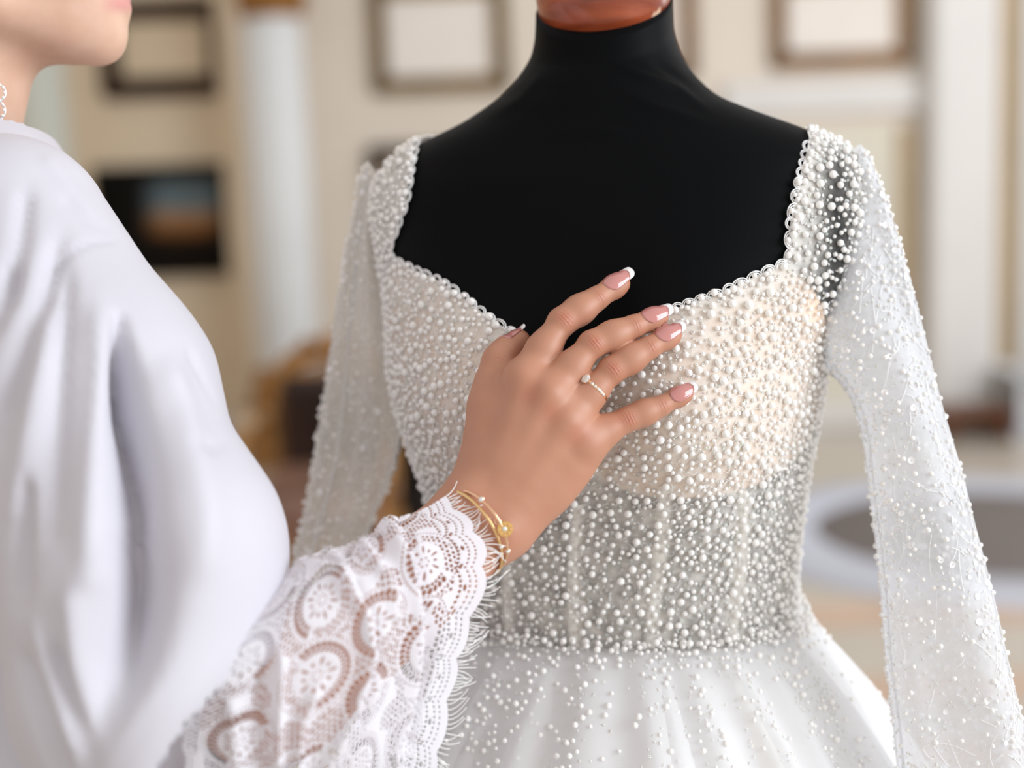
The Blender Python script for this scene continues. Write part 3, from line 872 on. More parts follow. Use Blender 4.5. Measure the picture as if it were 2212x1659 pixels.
def skirt(offset, famp, shift=0):
    fl = np.interp(drop, FL_D, FL_R)
    amp = np.interp(drop, [0, .02, .1, .3, 1.2], [.0014, .006, .016, .024, .034]) * famp
    r = rad0[:, None] + .004 + offset + fl[None, :] * (.85 + .15 * np.abs(np.sin(ph_s))[:, None]) + amp[None, :] * np.roll(fold, shift)[:, None]
    z = ZW - drop[None, :] + 0 * r
    return np.stack([cen[0] + dirs[:, 0:1] * r, cen[1] + dirs[:, 1:2] * r, z], -1)
SK = skirt(.004, 1.0); LN = skirt(-.010, .8, 0); MI = skirt(-.002, 1.0, 23)
M_skirt = sheer_mat('skirt_tulle', (250, 250, 252), 0.50, transl=.35, var=.06, vscale=14)
M_lining = pmat('white_satin_lining', (250, 248, 244), 0.6)
sq = grid_quads(NS, NT, True)
dress.part('skirt_lining', mesh_np('skirt_lining', LN.reshape(-1, 3), [sq]), M_lining)
dress.part('skirt_underlayer', mesh_np('skirt_underlayer', MI.reshape(-1, 3), [sq]), M_skirt)
dress.part('skirt', mesh_np('skirt', SK.reshape(-1, 3), [sq]), M_skirt, label='gathered sheer tulle skirt')

# ---- sleeves: flattened hanging tubes of net
def sleeve_grid(secs, dax, thick, NU=90, NVv=200, seedv=1):
    S_ = catmull(np.array([[a[0], a[1], b_[0], b_[1], d, t_] for (a, b_), d, t_ in zip(secs, dax, thick)], float), NVv)
    u = np.arange(NU) / NU * 2 * math.pi
    P = np.zeros((NU, NVv, 3)); r2 = np.random.default_rng(seedv)
    wr = [(r2.uniform(0, 6.28), r2.integers(2, 6), r2.uniform(3, 9), r2.uniform(0, 6.28)) for _ in range(5)]
    for j in range(NVv):
        ax_, ay_, bx_, by_, d, t_ = S_[j]
        A, B = unproj(ax_, ay_, d), unproj(bx_, by_, d)
        c = (A + B) / 2; e = (B - A) / 2; n = FWD
        cs, sn = np.cos(u), np.sin(u)
        wob = sum(.10 * np.sin(k * u + p0 + f_ * j / NVv) for p0, k, f_, _ in wr)
        P[:, j] = c + np.sign(cs)[:, None] * (np.abs(cs) ** .85)[:, None] * e - (np.sign(sn) * np.abs(sn) ** .8 * t_ * (1 + wob))[:, None] * n
    return P
RS = [((1762, 520), (1852, 315)), ((1766, 640), (1890, 395)), ((1770, 720), (1918, 480)), ((1792, 790), (1948, 580)), ((1842, 858), (1980, 700)), ((1868, 940), (2018, 850)), ((1882, 1060), (2066, 1010)), ((1894, 1150), (2102, 1150)), ((1907, 1270), (2136, 1280)), ((1918, 1420), (2170, 1430)), ((1935, 1560), (2202, 1560)), ((1948, 1700), (2236, 1700)), ((1965, 1850), (2262, 1850))]
RD = [1.02, 1.015, 1.01, 1.005, 1.0, .995, .99, .985, .98, .975, .97, .968, .965]
RTH = [.030, .036, .038, .036, .034, .032, .030, .030, .030, .030, .030, .030, .03]
LS = [((800, 352), (838, 420)), ((781, 385), (826, 480)), ((770, 460), (822, 540)), ((750, 555), (834, 615)), ((728, 680), (846, 730)), ((708, 800), (860, 840)), ((690, 920), (866, 925)), ((671, 1030), (850, 1015)), ((652, 1130), (806, 1125)), ((634, 1210), (770, 1230)), ((600, 1360), (722, 1380)), ((560, 1500), (682, 1520)), ((530, 1640), (650, 1660))]
LD = [1.09, 1.10, 1.11, 1.12, 1.13, 1.135, 1.14, 1.14, 1.14, 1.14, 1.14, 1.14, 1.14]
LTH = [.018, .022, .028, .032, .034, .034, .032, .030, .03, .028, .026, .026, .026]
M_sleeve = sheer_mat('sleeve_net', (242, 243, 246), 0.66, attr='cover', transl=.42, var=.12, vscale=160)
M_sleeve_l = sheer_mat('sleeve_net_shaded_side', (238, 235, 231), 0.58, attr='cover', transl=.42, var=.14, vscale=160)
SLEEVES = []
M_seam = sheer_mat('sleeve_seam', (244, 244, 246), 0.6, transl=.4)
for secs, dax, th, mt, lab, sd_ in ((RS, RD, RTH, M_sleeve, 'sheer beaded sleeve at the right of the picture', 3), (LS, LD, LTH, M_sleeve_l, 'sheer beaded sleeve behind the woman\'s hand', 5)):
    G = sleeve_grid(secs, dax, th, seedv=sd_)
    me = mesh_np('sleeve', G.reshape(-1, 3), [grid_quads(G.shape[0], G.shape[1], True)])
    jj = np.linspace(0, 1, G.shape[1])[None, :]
    cov = np.broadcast_to(1.25 - .45 * sstep(.2, .6, jj), G.shape[:2])
    fattr(me, 'cover', cov.ravel())
    so = dress.part('sleeve', me, mt, label=lab)
    SLEEVES.append((G, so))
    for uf in ((.55, .47, .05, .60) if secs is RS else (.55, .05, .66, .74, .82, .90, .30)):                       # seams along the sleeve
        i0 = int(uf * G.shape[0]) % G.shape[0]
        nrm = grid_normals(G, True)[i0]
        pts = G[i0, 50:] + FWD * (-.0008 if uf == .55 else 0)
        b = MB(); b.tube(pts[::2], .0011, 6); dress.part('seam', b, M_seam, so)

# ---- pearls, seed beads and sequins
m, N, L, bs = new_mat('ivory_pearl')
bs.inputs['Base Color'].default_value = lin((250, 246, 242)); bs.inputs['Roughness'].default_value = 0.25
bs.inputs['Subsurface Weight'].default_value = 0.4; bs.inputs['Subsurface Scale'].default_value = .0025; bs.inputs['Subsurface Radius'].default_value = (1, .95, .9)
bs.inputs['Coat Weight'].default_value = 0.6; bs.inputs['Coat Roughness'].default_value = 0.08
bs.inputs['Sheen Weight'].default_value = 0.3
M_pearl = m
M_seed = pmat('clear_seed_bead', (252, 248, 244), 0.15, Transmission_Weight=0.1, Subsurface_Weight=0.4, Subsurface_Scale=0.002, Coat_Weight=0.5)
M_sequin = pmat('iridescent_sequin', (255, 254, 255), 0.16, 0.25, Coat_Weight=1.0)
M_thread = pmat('white_thread', (255, 254, 254), 0.8)

class Packer:
    def __init__(s, cell): s.c = cell; s.g = {}
    def ok(s, p, r, gapf):
        k = tuple(int(math.floor(v / s.c)) for v in p)
        for i in (-1, 0, 1):
            for j in (-1, 0, 1):
                for l in (-1, 0, 1):
                    for q, rq in s.g.get((k[0] + i, k[1] + j, k[2] + l), ()):
                        if (q[0] - p[0]) ** 2 + (q[1] - p[1]) ** 2 + (q[2] - p[2]) ** 2 < ((r + rq) * gapf) ** 2: return False
        s.g.setdefault(k, []).append((p, r)); return True
def bil(Pg, u, v, wrap=True):
    nu, nv = Pg.shape[:2]
    i = np.floor(u).astype(int); j = np.clip(np.floor(v).astype(int), 0, nv - 2)
    fu, fv = u - i, v - j
    sh = (-1,) + (1,) * (Pg.ndim - 2); fu, fv = fu.reshape(sh), fv.reshape(sh)
    i0, i1 = (i % nu, (i + 1) % nu) if wrap else (np.clip(i, 0, nu - 1), np.clip(i + 1, 0, nu - 1))
    return (Pg[i0, j] * (1 - fu) + Pg[i1, j] * fu) * (1 - fv) + (Pg[i0, j + 1] * (1 - fu) + Pg[i1, j + 1] * fu) * fv

pack = Packer(0.0065)
pearls = []; seeds = []; seqs = []                # (pos, radius, normal)
def throw(n, rlo, rhi, gapf, keepf, dest, lift=.6, zlo=None, zhi=None):
    u = rng.uniform(-.11, .61, n) * gp; v = rng.uniform(0, 1, n) * (gz - 1)
    p = bil(BP, u, v); nn = bil(BN, u, v); sd = bil(BSD, u, v); gpv = bil(gap, u, v); z = p[:, 2]
    r = rng.uniform(rlo, rhi, n)
    for i in range(n):
        if sd[i] < .0012 or rng.random() > keepf(z[i], gpv[i]): continue
        q = p[i] + nn[i] * (.0024 + r[i] * lift)
        if pack.ok(tuple(q), r[i], gapf): dest.append((q, r[i], nn[i]))
zb0, zb1 = zat(1080), zat(1010)
bust = lambda z: float(sstep(zb0, zb1, np.array(z)))
throw(20000, .0019, .0029, 1.20, lambda z, g: (.27 - .05 * bust(z)) * (1 - .35 * g), pearls)
throw(30000, .0013, .0019, 1.12, lambda z, g: (.38 + .08 * bust(z)) * (1 - .55 * g), pearls)
throw(34000, .0008, .0013, 1.02, lambda z, g: (.30 + .14 * bust(z)) * (1 - .6 * g), seeds, .5)
throw(900, .0020, .0026, .9, lambda z, g: .25, seqs, .5)
# neckline: a close row of pearls and scalloped thread loops
NL = catmull(np.array([p for p in NECK3]), 420)
seg = np.concatenate([[0], np.cumsum(np.linalg.norm(np.diff(NL, axis=0), axis=1))])
def along(sv): return np.stack([np.interp(sv, seg, NL[:, q]) for q in range(3)], -1)
tang = lambda sv: (lambda t: t / np.linalg.norm(t))(along(sv + .002) - along(sv - .002))
trim = MB(); s_ = .004
while s_ < seg[-1] - .004:
    p, t_ = along(s_), tang(s_)
    loc, nr, ix, ds = BBVH.find_nearest(Vector(p)); nr = np.array(nr)
    if nr[1] > 0: nr = -nr
    inn = np.cross(t_, nr); inn /= np.linalg.norm(inn)
    lq = to_local(p + inn * .006)
    if poly_sd(lq[None], HOLE)[0] > 0: inn = -inn
    L_ = rng.uniform(.0085, .0125); an = np.linspace(-.25, math.pi + .25, 11)
    for k_ in (1.0, .72):
        pts = p + t_ * (np.cos(an) * L_ * .5 * k_)[:, None] + inn * ((np.sin(an) * .0042 * k_) - .0008)[:, None] + nr * .0024
        trim.tube(pts, .00045, 5)
    for k_ in (-.25, .25, 0):
        q = p + t_ * L_ * k_ + nr * .004 - inn * rng.uniform(0.0, .002) + inn * (.0016 if k_ == 0 else -.001)
        r = rng.uniform(.0015, .0027)
        if pack.ok(tuple(q), r, .85): pearls.append((q, r, nr))
    s_ += L_ * .92
dress.part('scalloped_trim', trim, M_thread, kind='stuff', label='scalloped thread loops along the neckline')
# skirt top: dense at the waist, then streaks of beads down the folds
SKN = grid_normals(SK, True)
if SKN[100, 20, 1] > 0: SKN = -SKN
SBVH = BVHTree.FromPolygons([Vector(v) for v in SK.reshape(-1, 3)], [tuple(int(a) for a in q) for q in sq])
def phi_at(px, py):
    hp = hit(px, py, SBVH)
    if hp is None: return None
    d = dirs @ (hp[:2] - cen) / np.linalg.norm(hp[:2] - cen)
    return int(np.argmax(d))
def skirt_pt(iu, z):
    v = np.interp(ZW - z, drop, np.arange(NT))
    return bil(SK, np.array([iu]), np.array([v]))[0], bil(SKN, np.array([iu]), np.array([v]))[0]
streaks = [(1120, 1500, 3.5, .9), (1255, 1500, 2.6, .6), (1425, 1520, 2.6, .45), (1520, 1540, 2.2, .35), (1640, 1520, 3.6, .25), (1700, 1470, 3, .3), (1775, 1500, 3, .25), (1040, 1560, 3, .7)]
for (px, py, wd_, big) in streaks:
    iu0 = phi_at(px, py)
    if iu0 is None: continue
    for _ in range(105):
        z = ZW - .004 - abs(rng.normal(0, .055)); iu = iu0 + rng.normal(0, wd_)
        p, nn = skirt_pt(iu, z); r = rng.uniform(.0013, .0024) if rng.random() < big else rng.uniform(.0008, .0012)
        q = p + nn * r * .5
        if pack.ok(tuple(q), r, 1.0): (pearls if r > .00125 else seeds).append((q, r, nn))
for _ in range(1500):
    iu = rng.uniform(-.1, .6) * NS; z = ZW + .006 - abs(rng.normal(0, .008))
    p, nn = skirt_pt(iu, min(z, ZW)); p[2] = z; r = rng.uniform(.0010, .0026); q = p + nn * (r * .6 + (.002 if z > ZW - .004 else 0))
    if pack.ok(tuple(q), r, 1.05): (pearls if r > .00125 else seeds).append((q, r, nn))
for _ in range(200):
    iu = rng.uniform(-.1, .6) * NS; z = ZW - rng.uniform(.01, .16)
    p, nn = skirt_pt(iu, z); r = rng.uniform(.0007, .0019); q = p + nn * r * .5
    if pack.ok(tuple(q), r, 1.1): (pearls if r > .00125 else seeds).append((q, r, nn))
    if rng.random() < .12: seqs.append((p + nn * .001, .002, nn))
# sleeves
threads = MB()
for _ in range(900):                                 # fine stray threads between the pearls of the bodice
    u = rng.uniform(.02, .48) * gp; v = rng.uniform(0.02, .62) * (gz - 1); a = rng.uniform(0, 6.28); ln = rng.uniform(2, 6); bend = rng.normal(0, .9)
    t_ = np.linspace(0, 1, 5)
    uu = u + np.cos(a + bend * t_) * ln * t_; vv = np.clip(v + np.sin(a + bend * t_) * ln * t_ * 1.1, 0, gz - 1.01)
    if bil(BSD, uu, vv).min() < .001: continue
    threads.tube(bil(BP, uu, vv) + bil(BN, uu, vv) * (.0028 + .0012 * np.sin(t_ * 3.14))[:, None], .00016, 3, caps=False)
for si, (G, so) in enumerate(SLEEVES):
    GN = grid_normals(G, True)
    c0 = G.mean(0)
    sgn = np.sign((GN[0, 80] @ (G[0, 80] - c0[80]))); GN = GN * sgn
    nu, nv_ = G.shape[:2]
    for _ in range(5200 if si == 0 else 3200):
        u = rng.uniform(0, 1) * nu; f_ = rng.uniform(.01, .99); v = f_ * (nv_ - 1)
        top_ = f_ < .28
        if rng.random() > (1.0 if top_ else .62): continue
        p = bil(G, np.array([u]), np.array([v]))[0]; nn = bil(GN, np.array([u]), np.array([v]))[0]
        r = rng.uniform(.0010, .0020) if rng.random() < .45 else rng.uniform(.0006, .0011)
        q = p + nn * r * .7
        if pack.ok(tuple(q), r, 1.05): (pearls if r > .00125 else seeds).append((q, r, nn))
    for _ in range(260 if si == 0 else 120):
        u = rng.uniform(0, 1) * nu; v = rng.uniform(.03, .98) * (nv_ - 1)
        p = bil(G, np.array([u]), np.array([v]))[0]; nn = bil(GN, np.array([u]), np.array([v]))[0]
        seqs.append((p + nn * .0012, rng.uniform(.0017, .0026), nn))
    for _ in range(420 if si == 0 else 200):                             # stray threads of the beading
        u = rng.uniform(0, 1) * nu; v = rng.uniform(.15, .95) * (nv_ - 1)
        a = rng.uniform(0, 6.28); ln = rng.uniform(3, 10); bend = rng.normal(0, .5)
        t_ = np.linspace(0, 1, 6)
        uu = u + np.cos(a + bend * t_) * ln * t_ * .9; vv = np.clip(v + np.sin(a + bend * t_) * ln * t_ * 1.3, 0, nv_ - 1.01)
        pts = bil(G, uu, vv) + bil(GN, uu, vv) * .0007
        threads.tube(pts, .00024, 4, caps=False)
dress.part('beading_thread', threads, M_thread, kind='stuff')

def vis_rank(lst):                                   # nearest and largest first, those that face the camera
    P = np.array([a[0] for a in lst]); R_ = np.array([a[1] for a in lst]); Nn = np.array([a[2] for a in lst])
    x, y, d = project(P)
    inside = (x > 0) & (x < W) & (y > 0) & (y < H)
    fac = ((CAM - P) * Nn).sum(1) > 0
    return np.argsort(-(R_ / d) * np.where(inside & fac, 1, .01))
o_ = vis_rank(pearls); big_ = set(o_[:300].tolist())
V1, F1 = ICO[2]; V0, F0 = ICO[1]
pm = None
for i in o_[:300]:
    p, r, nn = pearls[i]
    if pm is None:
        pm = mesh_np('pearl', V1, [F1]); pm.materials.append(M_pearl)
    o = bpy.data.objects.new('pearl', pm); COL.objects.link(o); o.parent = dress.o
    o.location = p - dress.loc; o.scale = (r, r, r)
rest = [pearls[i] for i in range(len(pearls)) if i not in big_]
b = MB(); b.add(*scatter(V0, F0, np.array([a[0] for a in rest]), np.array([a[1] for a in rest])))
dress.part('small_pearls', b, M_pearl, kind='stuff')
# seed beads: little open rings
rg = MB(); an = np.arange(9) / 9 * 2 * math.pi
rg.tube(np.stack([np.cos(an), np.sin(an), 0 * an], 1) * .75, .38, 5, closed=True)
rV, rF = np.concatenate(rg.V), np.concatenate(rg.F[4])
rot = frames_from_normals(np.array([a[2] for a in seeds]) + rng.normal(0, .5, (len(seeds), 3)))
rot /= np.linalg.norm(rot, axis=1, keepdims=True)
b = MB(); b.add(*scatter(rV, rF, np.array([a[0] for a in seeds]), np.array([a[1] for a in seeds]), rot))
dress.part('seed_beads', b, M_seed, kind='stuff')
# sequins: cupped discs with a hole
an = np.arange(12) / 12 * 2 * math.pi
sV = np.concatenate([np.stack([np.cos(an) * q, np.sin(an) * q, 0 * an + hgt], 1) for q, hgt in ((.22, -.12), (.62, -.08), (1.0, .05))])
sF = grid_quads(3, 12, wrap_v=True)
Nn = np.array([a[2] for a in seqs]) + rng.normal(0, .28, (len(seqs), 3)); Nn /= np.linalg.norm(Nn, axis=1, keepdims=True)
rot = frames_from_normals(Nn)
o_ = vis_rank(seqs); sm = mesh_np('sequin', sV, [sF]); sm.materials.append(M_sequin)
for i in o_[:120]:
    o = bpy.data.objects.new('sequin', sm); COL.objects.link(o); o.parent = dress.o
    mt = Matrix([[*(rot[i][r_] * seqs[i][1]), (seqs[i][0] - dress.loc)[r_]] for r_ in range(3)] + [[0, 0, 0, 1]])
    o.matrix_local = mt
ii = o_[120:]
b = MB(); b.add(*scatter(sV, sF, np.array([seqs[i][0] for i in ii]), np.array([seqs[i][1] for i in ii]), rot[ii]))
dress.part('small_sequins', b, M_sequin, kind='stuff')
print('pearls', len(pearls), 'seeds', len(seeds), 'sequins', len(seqs))

# ================================================================== THE WOMAN
PERS_LOC = on_y(-150, 800, 1.0); PERS_LOC[2] = 0.0
woman = Thing('person', PERS_LOC, 'woman in white satin robe with lace cuffs reaching her hand to the beaded bodice', 'person')
mm = lambda v: v * 0.001
# ---- hand and forearm, modelled in camera axes (metres)
C_ = camp
FING = {                                             # pixel joints with depth and radius (mm): knuckle, middle joint, end joint, tip
    'index':  [(1131, 818, .908, 10.0), (1214, 695, .919, 8.7), (1289, 645, .927, 7.6), (1338, 612, .935, 7.1)],
    'middle': [(1187, 850, .904, 10.0), (1279, 744, .911, 8.4), (1368, 706, .919, 7.4), (1421, 685, .926, 6.9)],
    'ring':   [(1225, 905, .904, 9.6), (1321, 800, .910, 8.2), (1401, 752, .916, 7.2), (1450, 724, .923, 6.8)],
    'pinky':  [(1262, 953, .907, 9.0), (1353, 907, .912, 7.2), (1428, 877, .917, 6.4), (1478, 850, .922, 6.0)],
    'thumb':  [(1054, 872, .918, 11.0), (1076, 784, .926, 9.4), (1098, 757, .931, 8.6), (1122, 735, .936, 6.9)],
}
FJ = {k: [(C_(a, b_, d), mm(r)) for a, b_, d, r in v] for k, v in FING.items()}
lo = np.minimum(C_(560, 1560, .80), C_(930, 560, .80)); 
g1 = SDF((C_(770, 1300, .90)[0], C_(1100, 1395, .90)[1], .836), (C_(1520, 800, .95)[0], C_(1300, 560, .95)[1], .955), .0009)
D = g1.field()
for a, b_, ra, rb, k in (                            # wrist, bones of the back of the hand, both edges
    ((1005, 1099, .899), (1050, 1010, .903), 15.5, 12, 14), ((1062, 1156, .897), (1120, 1090, .901), 15.5, 12.5, 14),
    ((1045, 1080, .901), (1131, 820, .907), 12, 10.5, 14), ((1062, 1090, .899), (1187, 851, .903), 12.5, 10.6, 14),
    ((1085, 1106, .899), (1225, 906, .903), 12.5, 10.4, 14), ((1105, 1126, .901), (1260, 955, .906), 12, 9.8, 14),
    ((1108, 1150, .905), (1258, 982, .912), 12, 9.5, 14), ((1022, 1062, .907), (1055, 880, .917), 12.5, 11.2, 14),
    ((1062, 1000, .910), (1140, 880, .915), 12, 11, 14), ((1050, 930, .912), (1112, 850, .910), 9, 8, 12),
    ((1100, 1050, .910), (1210, 930, .914), 13, 11, 14)):
    g1.cone(D, C_(*a), C_(*b_), mm(ra), mm(rb), mm(k))
# forearm start (continues under the lace)
for dx, dy in ((-30, -28), (29, 28)):
    g1.cone(D, C_(1033 + dx, 1128 + dy, .898), C_(720 + dx * 1.45, 1400 + dy * 1.45, .862), mm(16.5), mm(23), mm(14))
FD = g1.field()
for nme, J in FJ.items():
    f = g1.field()
    for (pa, ra), (pb, rb) in zip(J[:-1], J[1:]):
        g1.cone(f, pa, pb, ra, rb, mm(2.5))
    # soft pads on the under side, fuller middle joints
    for q, rr_ in ((1, 1.0),):
        g1.ell(f, J[q][0] + np.array([0, 0, -.0004]), np.full(3, J[q][1] * .98), mm(4))
    for q in (0, 1):
        mid = (J[q][0] + J[q + 1][0]) / 2 + np.array([0, 0, .0006]); g1.ell(f, mid, np.full(3, (J[q][1] + J[q + 1][1]) / 2 * 1.0), mm(10))
    tipd = (J[3][0] - J[2][0]) / np.linalg.norm(J[3][0] - J[2][0])
    g1.ell(f, J[3][0] * .75 + J[2][0] * .25 + np.array([0, 0, .0012]), np.full(3, J[3][1] * 1.06), mm(4))
    FD = np.minimum(FD, f) if nme == 'index' else SDF.smin(FD, f, mm(1.2))
for a, b_, r in (((1133, 824, .9080), (1186, 853, .9055), 9.2), ((1186, 853, .9055), (1225, 907, .9055), 9.2), ((1225, 907, .9055), (1262, 956, .9090), 8.6)):
    g1.cone(D, C_(*a), C_(*b_), mm(r), mm(r), mm(10))
for a, b_, r in (((1150, 898, .9055), (1242, 990, .909), 9.6), ((1122, 940, .9052), (1218, 1025, .9085), 10.6), ((1096, 985, .9045), (1185, 1062, .907), 11.2), ((1150, 898, .9055), (1096, 985, .9045), 10.6), ((1196, 945, .905), (1140, 1025, .905), 10.8)):
    g1.cone(D, C_(*a), C_(*b_), mm(r), mm(r), mm(14))
D = SDF.smin(D, FD, mm(11))
# knuckles, the hollows between them, tendons
for a, r, k in (((1131, 822, .9035), 6.6, 13), ((1185, 853, .8982), 7.2, 13), ((1222, 911, .8986), 7.0, 13), ((1262, 954, .9025), 5.6, 13)):
    g1.ell(D, C_(*a), np.full(3, mm(r)), mm(k))
for a, b_ in (((1072, 1080, .8925), (1185, 853, .8925)), ((1092, 1095, .8920), (1222, 911, .8935)), ((1060, 1068, .8945), (1131, 824, .8975))):
    g1.cone(D, C_(*a), C_(*b_), mm(1.4), mm(1.8), mm(12))
g1.ell(D, C_(1080, 1150, .8855), np.array([.0075, .0075, .0045]), mm(6))     # wrist bone
HV, HQ = g1.mesh(D, 3)
HN = vnormals(HV, HQ)
if np.mean(HN[HV[:, 2] < .9, 2]) > 0: HN = -HN; HQ = HQ[:, ::-1]
# creases over the joints and folds of the wrist
hp_x, hp_y = HV[:, 0] / HV[:, 2] * F + W / 2, -HV[:, 1] / HV[:, 2] * F + H / 2
disp = np.zeros(len(HV)); red = np.zeros(len(HV)); jt = np.zeros(len(HV)); jm = np.zeros(len(HV))
for nme, J in FJ.items():
    for q in (1, 2):
        ax_ = J[q + 1][0] - J[q - 1][0]; ax_ /= np.linalg.norm(ax_)
        rel = HV - J[q][0]; t_ = rel @ ax_; lat = np.linalg.norm(rel - t_[:, None] * ax_ - np.array([0, 0, 1]) * (rel @ np.array([0, 0, 1]))[:, None], axis=1)
        near = np.exp(-(np.linalg.norm(rel, axis=1) / (J[q][1] * 1.45)) ** 4) * (HN[:, 2] < .1)
        fade = np.exp(-(lat / (J[q][1] * .62)) ** 2)
        offs = ((-.0030, .25), (-.0012, .5), (.0006, .55), (.0026, .38)) if q == 1 else ((-.0012, .42), (.0006, .46), (.0021, .22))
        mk = near * fade * np.exp(-(t_ / (.0036 if q == 1 else .0026)) ** 2) * (1.0 if q == 1 else .7)
        up2 = mk > jm; jm[up2] = mk[up2]; jt[up2] = (t_ - np.sign(t_) * lat ** 2 * 16)[up2] * 1000
        for o_f, am in offs:
            bend = o_f + np.sign(o_f) * lat ** 2 * 14
            disp -= near * fade * am * .0003 * np.exp(-((t_ - bend) / .0007) ** 2)
        disp += near * fade * .00012 * np.exp(-(t_ / .0032) ** 2)
        if nme != 'thumb': red = np.maximum(red, (.95 if q == 1 else .45) * np.exp(-(t_ / .0042) ** 2) * fade * near)
    tip = J[3][0]; red = np.maximum(red, .55 * np.exp(-((HV - tip) ** 2).sum(1) / (.010 ** 2)) * (HN[:, 2] > -.55))
for a, s_ in (((1150, 850), 26), ((1193, 890), 24), ((1250, 940), 26), ((1345, 905), 20)):
    red = np.maximum(red, .28 * np.exp(-((hp_x - a[0]) ** 2 + (hp_y - a[1]) ** 2) / s_ ** 2))
HV = HV + HN * disp[:, None]
bodyV = [HV]; bodyQ = [HQ]; bodyR = [red]; bodyL = [np.zeros(len(HV))]; bodyT = [np.ones(len(HV))]

# ---- rest of the arm
g2 = SDF(np.minimum(C_(200, 1700, .86), C_(420, 1600, .78)) - np.array([.02, .0, .03]), np.maximum(C_(930, 1180, .90), C_(930, 1180, .9)) + np.array([.0, .03, .03]), .003)
D = g2.field()
for dx, dy in ((-30, -28), (29, 28)):
    g2.cone(D, C_(850 + dx * 1.3, 1291 + dy * 1.3, .8755), C_(610 + dx * 1.2, 1490 + dy * 1.2, .845), mm(20), mm(25), mm(14))
    g2.cone(D, C_(610 + dx * 1.2, 1490 + dy * 1.2, .845), C_(560, 1510, .845), mm(25), mm(33), mm(14))
g2.cone(D, C_(560, 1510, .845), C_(350, 1250, .855), mm(33), mm(40), mm(20))
V, Q = g2.mesh(D, 2)
bodyV.append(V); bodyQ.append(Q); bodyR.append(np.zeros(len(V))); bodyL.append(np.zeros(len(V))); bodyT.append(np.ones(len(V)))

# ---- head and neck, profile to the right
DH = 1.0
def hd(px, py, w=0.0): return camp(px, py, DH) + np.array([0, 0, -mm(w)])
a0, b0 = hd(-420, 430), hd(420, -620)
g3 = SDF((a0[0], a0[1], DH - .115), (b0[0], b0[1], DH + .115), .0022)
D = g3.field()
E = lambda px, py, w, r, k, op='u': g3.ell(D, hd(px, py, w), np.array(r) * .001, mm(k), op)
CN = lambda a, b_, ra, rb, k, op='u': g3.cone(D, hd(*a), hd(*b_), mm(ra), mm(rb), mm(k), op)
E(-10, -300, 0, (98, 82, 74), 5); E(-40, -260, 0, (92, 84, 72), 10)
E(120, -150, 0, (50, 84, 58), 20)
for s in (-1, 1):
    CN((10, -60, 50 * s), (40, 45, 45 * s), 15, 14, 18)
    CN((40, 45, 45 * s), (205, 84, 11 * s), 14, 13, 16)
    E(180, -95, 34 * s, (26, 26, 22), 18)
E(120, 25, 0, (48, 30, 42), 20)
E(205, 70, 0, (15, 18, 17), 12)
E(222, 86, 0, (12.4, 13, 15), 10)
E(192, -12, 0, (19, 24, 31), 14)
E(240, 14, 0, (12.5, 7.4, 19), 5)                   # lower lip
E(246, -22, 0, (12, 6.2, 20), 4)                    # upper lip
E(243, 47, 0, (4.5, 5, 16), 6, 's')                 # fold under the lip
CN((215, -210, 0), (290, -108, 0), 7, 8.5, 9); E(302, -100, 0, (9, 8, 8.5), 5)
for s in (-1, 1):
    E(268, -82, 10 * s, (8, 6, 6), 5)
    CN((222, -238, 8 * s), (190, -240, 40 * s), 8, 9, 10)
    E(212, -192, 31 * s, (13, 10, 14), 9, 's')
    E(-25, -130, 72 * s, (15, 29, 6.5), 4); E(-20, -135, 78 * s, (9, 19, 5), 4, 's'); E(-32, -55, 70 * s, (7, 9, 4.5), 4)
CN((-58, 0, 0), (-160, 430, 0), 49, 53, 22)
HDV, HDQ = g3.mesh(D, 4)
n_ = vnormals(HDV, HDQ)
hx, hy = HDV[:, 0] / HDV[:, 2] * F + W / 2, -HDV[:, 1] / HDV[:, 2] * F + H / 2
ww = (DH - HDV[:, 2]) * 1000
lip = np.exp(-(((hx - 262) / 56) ** 4 + ((hy + 2) / 27) ** 4 + (ww / 26) ** 4))
lip = np.where(hx > 175 + 0.9 * np.abs(hy + 4), lip, lip * .0)
blush = .30 * np.exp(-(((hx - 160) / 70) ** 2 + ((hy + 80) / 60) ** 2))
bodyV.append(HDV); bodyQ.append(HDQ); bodyR.append(blush); bodyL.append(lip); bodyT.append(np.zeros(len(HDV)))

# ---- torso, legs and the far arm, all under the robe
a_, b_ = np.array([-.80, .72, 0.0]), np.array([-.24, 1.30, 1.42])
g4 = SDF(a_, b_, .0065)
D = g4.field()
shR, shL = unproj(10, 520, .90), unproj(-60, 480, 1.14)
npos = unproj(-150, 400, 1.0); cx_, cy_ = npos[0] - .025, npos[1] + .02
g4.cone(D, npos + np.array([0, 0, .0]), npos + np.array([-.01, 0, -.10]), .055, .07, .03)
g4.cone(D, shR + np.array([-.005, .03, 0]), shL + np.array([-.01, -.03, 0]), .032, .036, .03)
g4.ell(D, (cx_, cy_, npos[2] - .22), (.085, .105, .19), .05)
g4.ell(D, (cx_, cy_, npos[2] - .46), (.085, .10, .17), .05)
for s in (-1, 1):
    g4.cone(D, (cx_, cy_ + .05 * s, npos[2] - .60), (cx_, cy_ + .055 * s, .44), .062, .05, .03)
    g4.cone(D, (cx_, cy_ + .055 * s, .44), (cx_ - .01, cy_ + .06 * s, .07), .048, .036, .02)
    g4.cone(D, (cx_ - .02, cy_ + .075 * s, .035), (cx_ + .13, cy_ + .08 * s, .024), .034, .023, .02)
g4.cone(D, shL, shL + np.array([0, .0, -.26]), .042, .036, .03); g4.cone(D, shL + np.array([0, .0, -.26]), shL + np.array([.0, -.06, -.46]), .034, .024, .02)
V, Q = g4.mesh(D, 2)
V = (V - CAM) @ np.stack([RIGHT, UP, FWD], 1)
